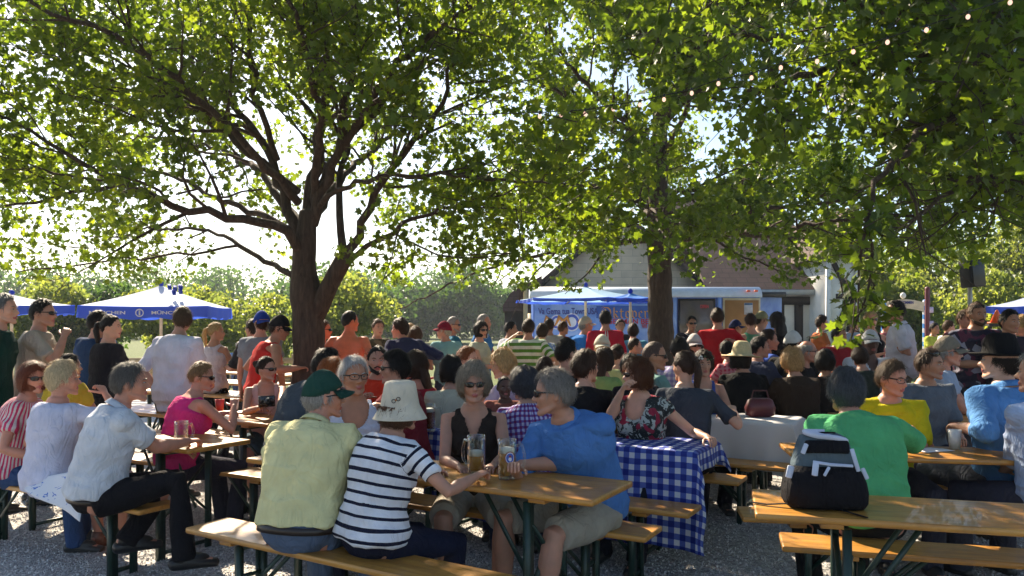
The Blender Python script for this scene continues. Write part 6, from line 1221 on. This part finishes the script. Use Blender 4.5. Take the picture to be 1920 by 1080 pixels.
# marks on clothes
rt_, cx_ = CTX['man in a grey ']; x_, y_, u_ = cx_['sfr'](.25); c_ = (cx_['spt'](.27)+y_*.150)*cx_['sc']
text('21', .085, RD, rt_, tuple(c_), (math.pi/2-.1, 0, math.pi), 'shirt_number', shear=.3); c_ = (cx_['spt'](.20)+y_*.150)*cx_['sc']; text('ION', .06, NAVY, rt_, tuple(c_), (math.pi/2-.1, 0, math.pi), 'shirt_letters')
rt_, cx_ = CTX['woman in a str']; g = Geo(); th = np.linspace(0, 2*math.pi, 17)
def onhat(az, z, r_): a_ = math.radians(az); return A(math.sin(a_)*r_*.93, math.cos(a_)*r_*1.05, z)
for az, z, m_ in ((104, .062, 0), (118, .050, 0), (111, .056, 1)):
    if m_ == 0: g.tube([onhat(az+math.degrees(math.cos(t)*.010/.1), z+math.sin(t)*.010, .1035) for t in th], .0025, 6, m=0)
    else: g.ell(onhat(az, z, .103), (.005, .005, .005), m=1)
g.xf(rotx(.10)); g.xf(cx_['RH'], cx_['hc']); g.xf(np.eye(3)*cx_['sc']); g.obj('hat_pin', [plain('pin_dark', (.05, .045, .04), .4), plain('pin_orange', (.5, .16, .02), .4)], rt_)
# ---------------------------------------------------------------- loudspeaker, arch, maypole, fence, lights
p = WP(1820, 513, 11); rt = empty('loudspeaker', (p[0]+.05, p[1], 0)); g = Geo(); g.tube([(0, .1, 0), (0, .1, Zp(535, 11))], .03, 12); g.obj('pole', [plain('speaker_pole', (.35, .36, .36), .4)], rt)
g = Geo(); Rt = roty(-.10)@rotz(.25); g.box((-.03, 0, p[2]), (.25, .22, .39), Rt, bev=.03); sb = g.obj('cabinet', [plain('speaker_black', (.010, .010, .011), .6)], rt)
g = Geo(); c_ = A(-.03, 0, p[2])+Rt@A(0, -.114, 0); g.box(c_, (.21, .012, .34), Rt, bev=.01); g.obj('grille', [plain('speaker_grille', (.018, .018, .019), .4, sc=200, var=.4)], sb); tag(rt, 'black loudspeaker tilted on a tall pole at the right', 'loudspeaker')
d3 = 17; rt = empty('welcome_arch', (X(1695, d3), d3, 0)); ox = X(1695, d3); xa, xb = X(1657, d3)-ox, X(1735, d3)-ox
n = NT('blue_white_spiral'); v = n.coord(); s5 = n.node('ShaderNodeSeparateXYZ'); n.link(v, s5.inputs[0]); n.base(n.mix(n.math('LESS_THAN', n.math('FRACT', n.math('MULTIPLY', n.math('ADD', s5.outputs[2], n.math('MULTIPLY', s5.outputs[0], .8)), 5)), .5), (.7, .72, .75), (.04, .25, .65))); SPI = n.m
for xx in (xa, xb): g = Geo(); g.tube([(xx, 0, 0), (xx, 0, Zp(565, d3))], .055, 12); g.obj('post', [SPI], rt)
g = Geo(); N_ = 14; vs = []; 
pts = [(xa+(xb-xa)*i/N_, Zp(568, d3)+math.sin(i/N_*math.pi)*.08) for i in range(N_+1)]; poly = pts+[(a_, b_-.2) for a_, b_ in pts[::-1]]; R1 = np.array([(a_, -.03, b_) for a_, b_ in poly]); R2 = R1+A(0, .06, 0)
m_ = len(poly); fr = [(i, i+1, m_-2-i, m_-1-i) for i in range(N_)]; g.add(R1, fr); g.add(R2, [f[::-1] for f in fr]); k_ = [(i, (i+1) % m_, (i+1) % m_+m_, i+m_) for i in range(m_)]; g.add(np.vstack([R1, R2]), [f[::-1] for f in k_]); sg_ = g.obj('sign_board', [plain('arch_beige', (.60, .50, .36), .7)], rt, smooth=False)
text('WILLKOMMEN', .085, NAVY, sg_, (-.02, -.04, Zp(571, d3)+.04), width=.42); g = Geo(); g.ell((-.02, 0, Zp(568, d3)+.16), (.06, .06, .07)); g.obj('finial', [TRIM], rt)
tag(rt, 'beige welcome arch on blue and white spiral posts', 'arch')
rt = empty('maypole', (X(1739, 16), 16, 0)); g = Geo(); g.tube([(0, 0, 0), (0, 0, Zp(541, 16))], .05, 12); g.obj('pole', [plain('maroon', (.12, .02, .03), .5)], rt)
for zz in (Zp(581, 16), Zp(607, 16)): g = Geo(); g.box((.04, -.03, zz), (.12, .03, .12)); g.obj('shield', [plain('shield_lilac', (.55, .45, .60), .6)], rt)
tag(rt, 'dark red pole with small pale shields beside the arch', 'pole')
rt = empty('hazard_cone', (X(1869, 13), 13, Zp(604, 13))); g = Geo(); g.lathe([(.10, 0), (.02, .2), (.01, .21)], 16); g.obj('cone_body', [plain('cone_orange', (.8, .12, .02), .5)], rt); g = Geo(); g.box((0, 0, -.01), (.26, .26, .02)); g.obj('cone_base', [plain('cone_orange', (.8, .12, .02), .5)], rt); tag(rt, 'small orange cone standing up in the right crowd', 'cone')
g = Geo(); g.box((X(1869, 13), 13, Zp(604, 13)-.045), (.5, .4, .04)); 
for a_, b_ in ((-.2, -.15), (.2, -.15), (-.2, .15), (.2, .15)): g.box((X(1869, 13)+a_, 13+b_, (Zp(604, 13)-.065)/2), (.04, .04, Zp(604, 13)-.065))
tag(g.obj('counter', [TIMB], smooth=False), 'dark stand under the orange cone', 'stand')
rt = empty('rail_fence', (X(280, 16), 16, 0)); WD = plain('fence_wood', (.34, .25, .13), .8, var=.2, sc=6)
for k in range(7): g = Geo(); g.box((-4.5+k*1.5, 0, .45), (.10, .10, .95), bev=.01); g.obj('post', [WD], rt)
for z in (.8, .45): g = Geo(); g.box((0, -.07, z), (9.2, .04, .11)); g.obj('rail', [WD], rt)
tag(rt, 'low wooden rail fence beyond the big umbrella pole', 'fence')
# bicycle by the crowd
rt = empty('bicycle', (X(815, 11), 11.2, 0), .15); CH = plain('chrome', (.5, .5, .52), .25, 1.); 
for xx in (-.5, .5):
    g = Geo(); a = np.linspace(0, 2*math.pi, 33); g.tube(np.stack([np.cos(a)*.32+xx, 0*a, np.sin(a)*.32+.34], -1), .015, 6); wq = g.obj('wheel', [plain('tyre', (.02, .02, .02))], rt); g = Geo()
    for k in range(12): b_ = k*math.pi/12; g.beam((xx-math.cos(b_)*.31, 0, .34-math.sin(b_)*.31), (xx+math.cos(b_)*.31, 0, .34+math.sin(b_)*.31), .003, .003)
    g.obj('spokes', [CH], wq)
g = Geo()
for a_, b_ in (((-.5, 0, .34), (-.15, 0, .30)), ((-.15, 0, .30), (-.25, 0, .85)), ((-.15, 0, .3), (.33, 0, .82)), ((-.23, 0, .75), (.33, 0, .82)), ((.33, 0, .9), (.5, 0, .34)), ((-.5, 0, .34), (-.23, 0, .75))): g.tube([a_, b_], .016, 8)
g.obj('frame', [plain('bike_red', (.4, .03, .03), .3)], rt); g = Geo(); g.tube([(.33, -.25, 1.0), (.33, 0, .95), (.33, .25, 1.0)], .013, 8); g.obj('handlebar', [CH], rt); g = Geo(); g.ell((-.26, 0, .9), (.13, .07, .035)); g.obj('saddle', [BLK], rt); tag(rt, 'red bicycle standing behind the crowd left of the cream top woman', 'bicycle')
# string lights
LB = [(1012, 220), (1052, 217), (1097, 215), (1150, 206), (1200, 198), (1245, 188), (1297, 176), (1347, 158), (1409, 147), (1464, 128), (1532, 116), (1600, 98), (1664, 80), (1737, 57), (1815, 32), (1894, 5)]
n = NT('bulb_glow'); em = n.node('ShaderNodeEmission', {'Color': (1, .60, .45, 1), 'Strength': .5}); n.link(em.outputs[0], n.out.inputs[0]); BULB = n.m
rt = empty('string_lights', tuple(WP(960, 230, 5.6))); o0 = WP(960, 230, 5.6); P = [WP(a_, b_-9, 5.6-.9*(a_-1000)/900) for a_, b_ in LB]; P = [P[0]+A(-1.2, .5, .1)]+P+[P[-1]+A(.8, -.3, .25)]
g = Geo(); g.tube(np.array(P)-o0, .004, 6); g.obj('wire', [BLK], rt)
for q in P[1:-1]: g = Geo(); g.ell(q-o0-A(0, 0, .028), (.013, .013, .016)); bb = g.obj('bulb', [BULB], rt); g = Geo(); g.tube([q-o0-A(0, 0, .008), q-o0+A(0, 0, .004)], .009, 8); g.obj('socket', [BLK], bb)
tag(rt, 'string of small glowing round bulbs hanging among the leaves', 'string lights')
# haze
# ---------------------------------------------------------------- summer haze over the lawn
g = Geo(); g.box((0, 60, 9.), (240, 180, 20)); n = NT('haze_air'); n.n.remove(n.b); vp = n.node('ShaderNodeVolumePrincipled', {'Color': (.80, .88, 1.0, 1), 'Density': .0007, 'Anisotropy': .3}); n.link(vp.outputs[0], n.out.inputs['Volume'])
o = g.obj('haze', [n.m], smooth=False); tag(o, kind='stuff'); o['label'] = 'thin summer haze over the far lawn and trees'
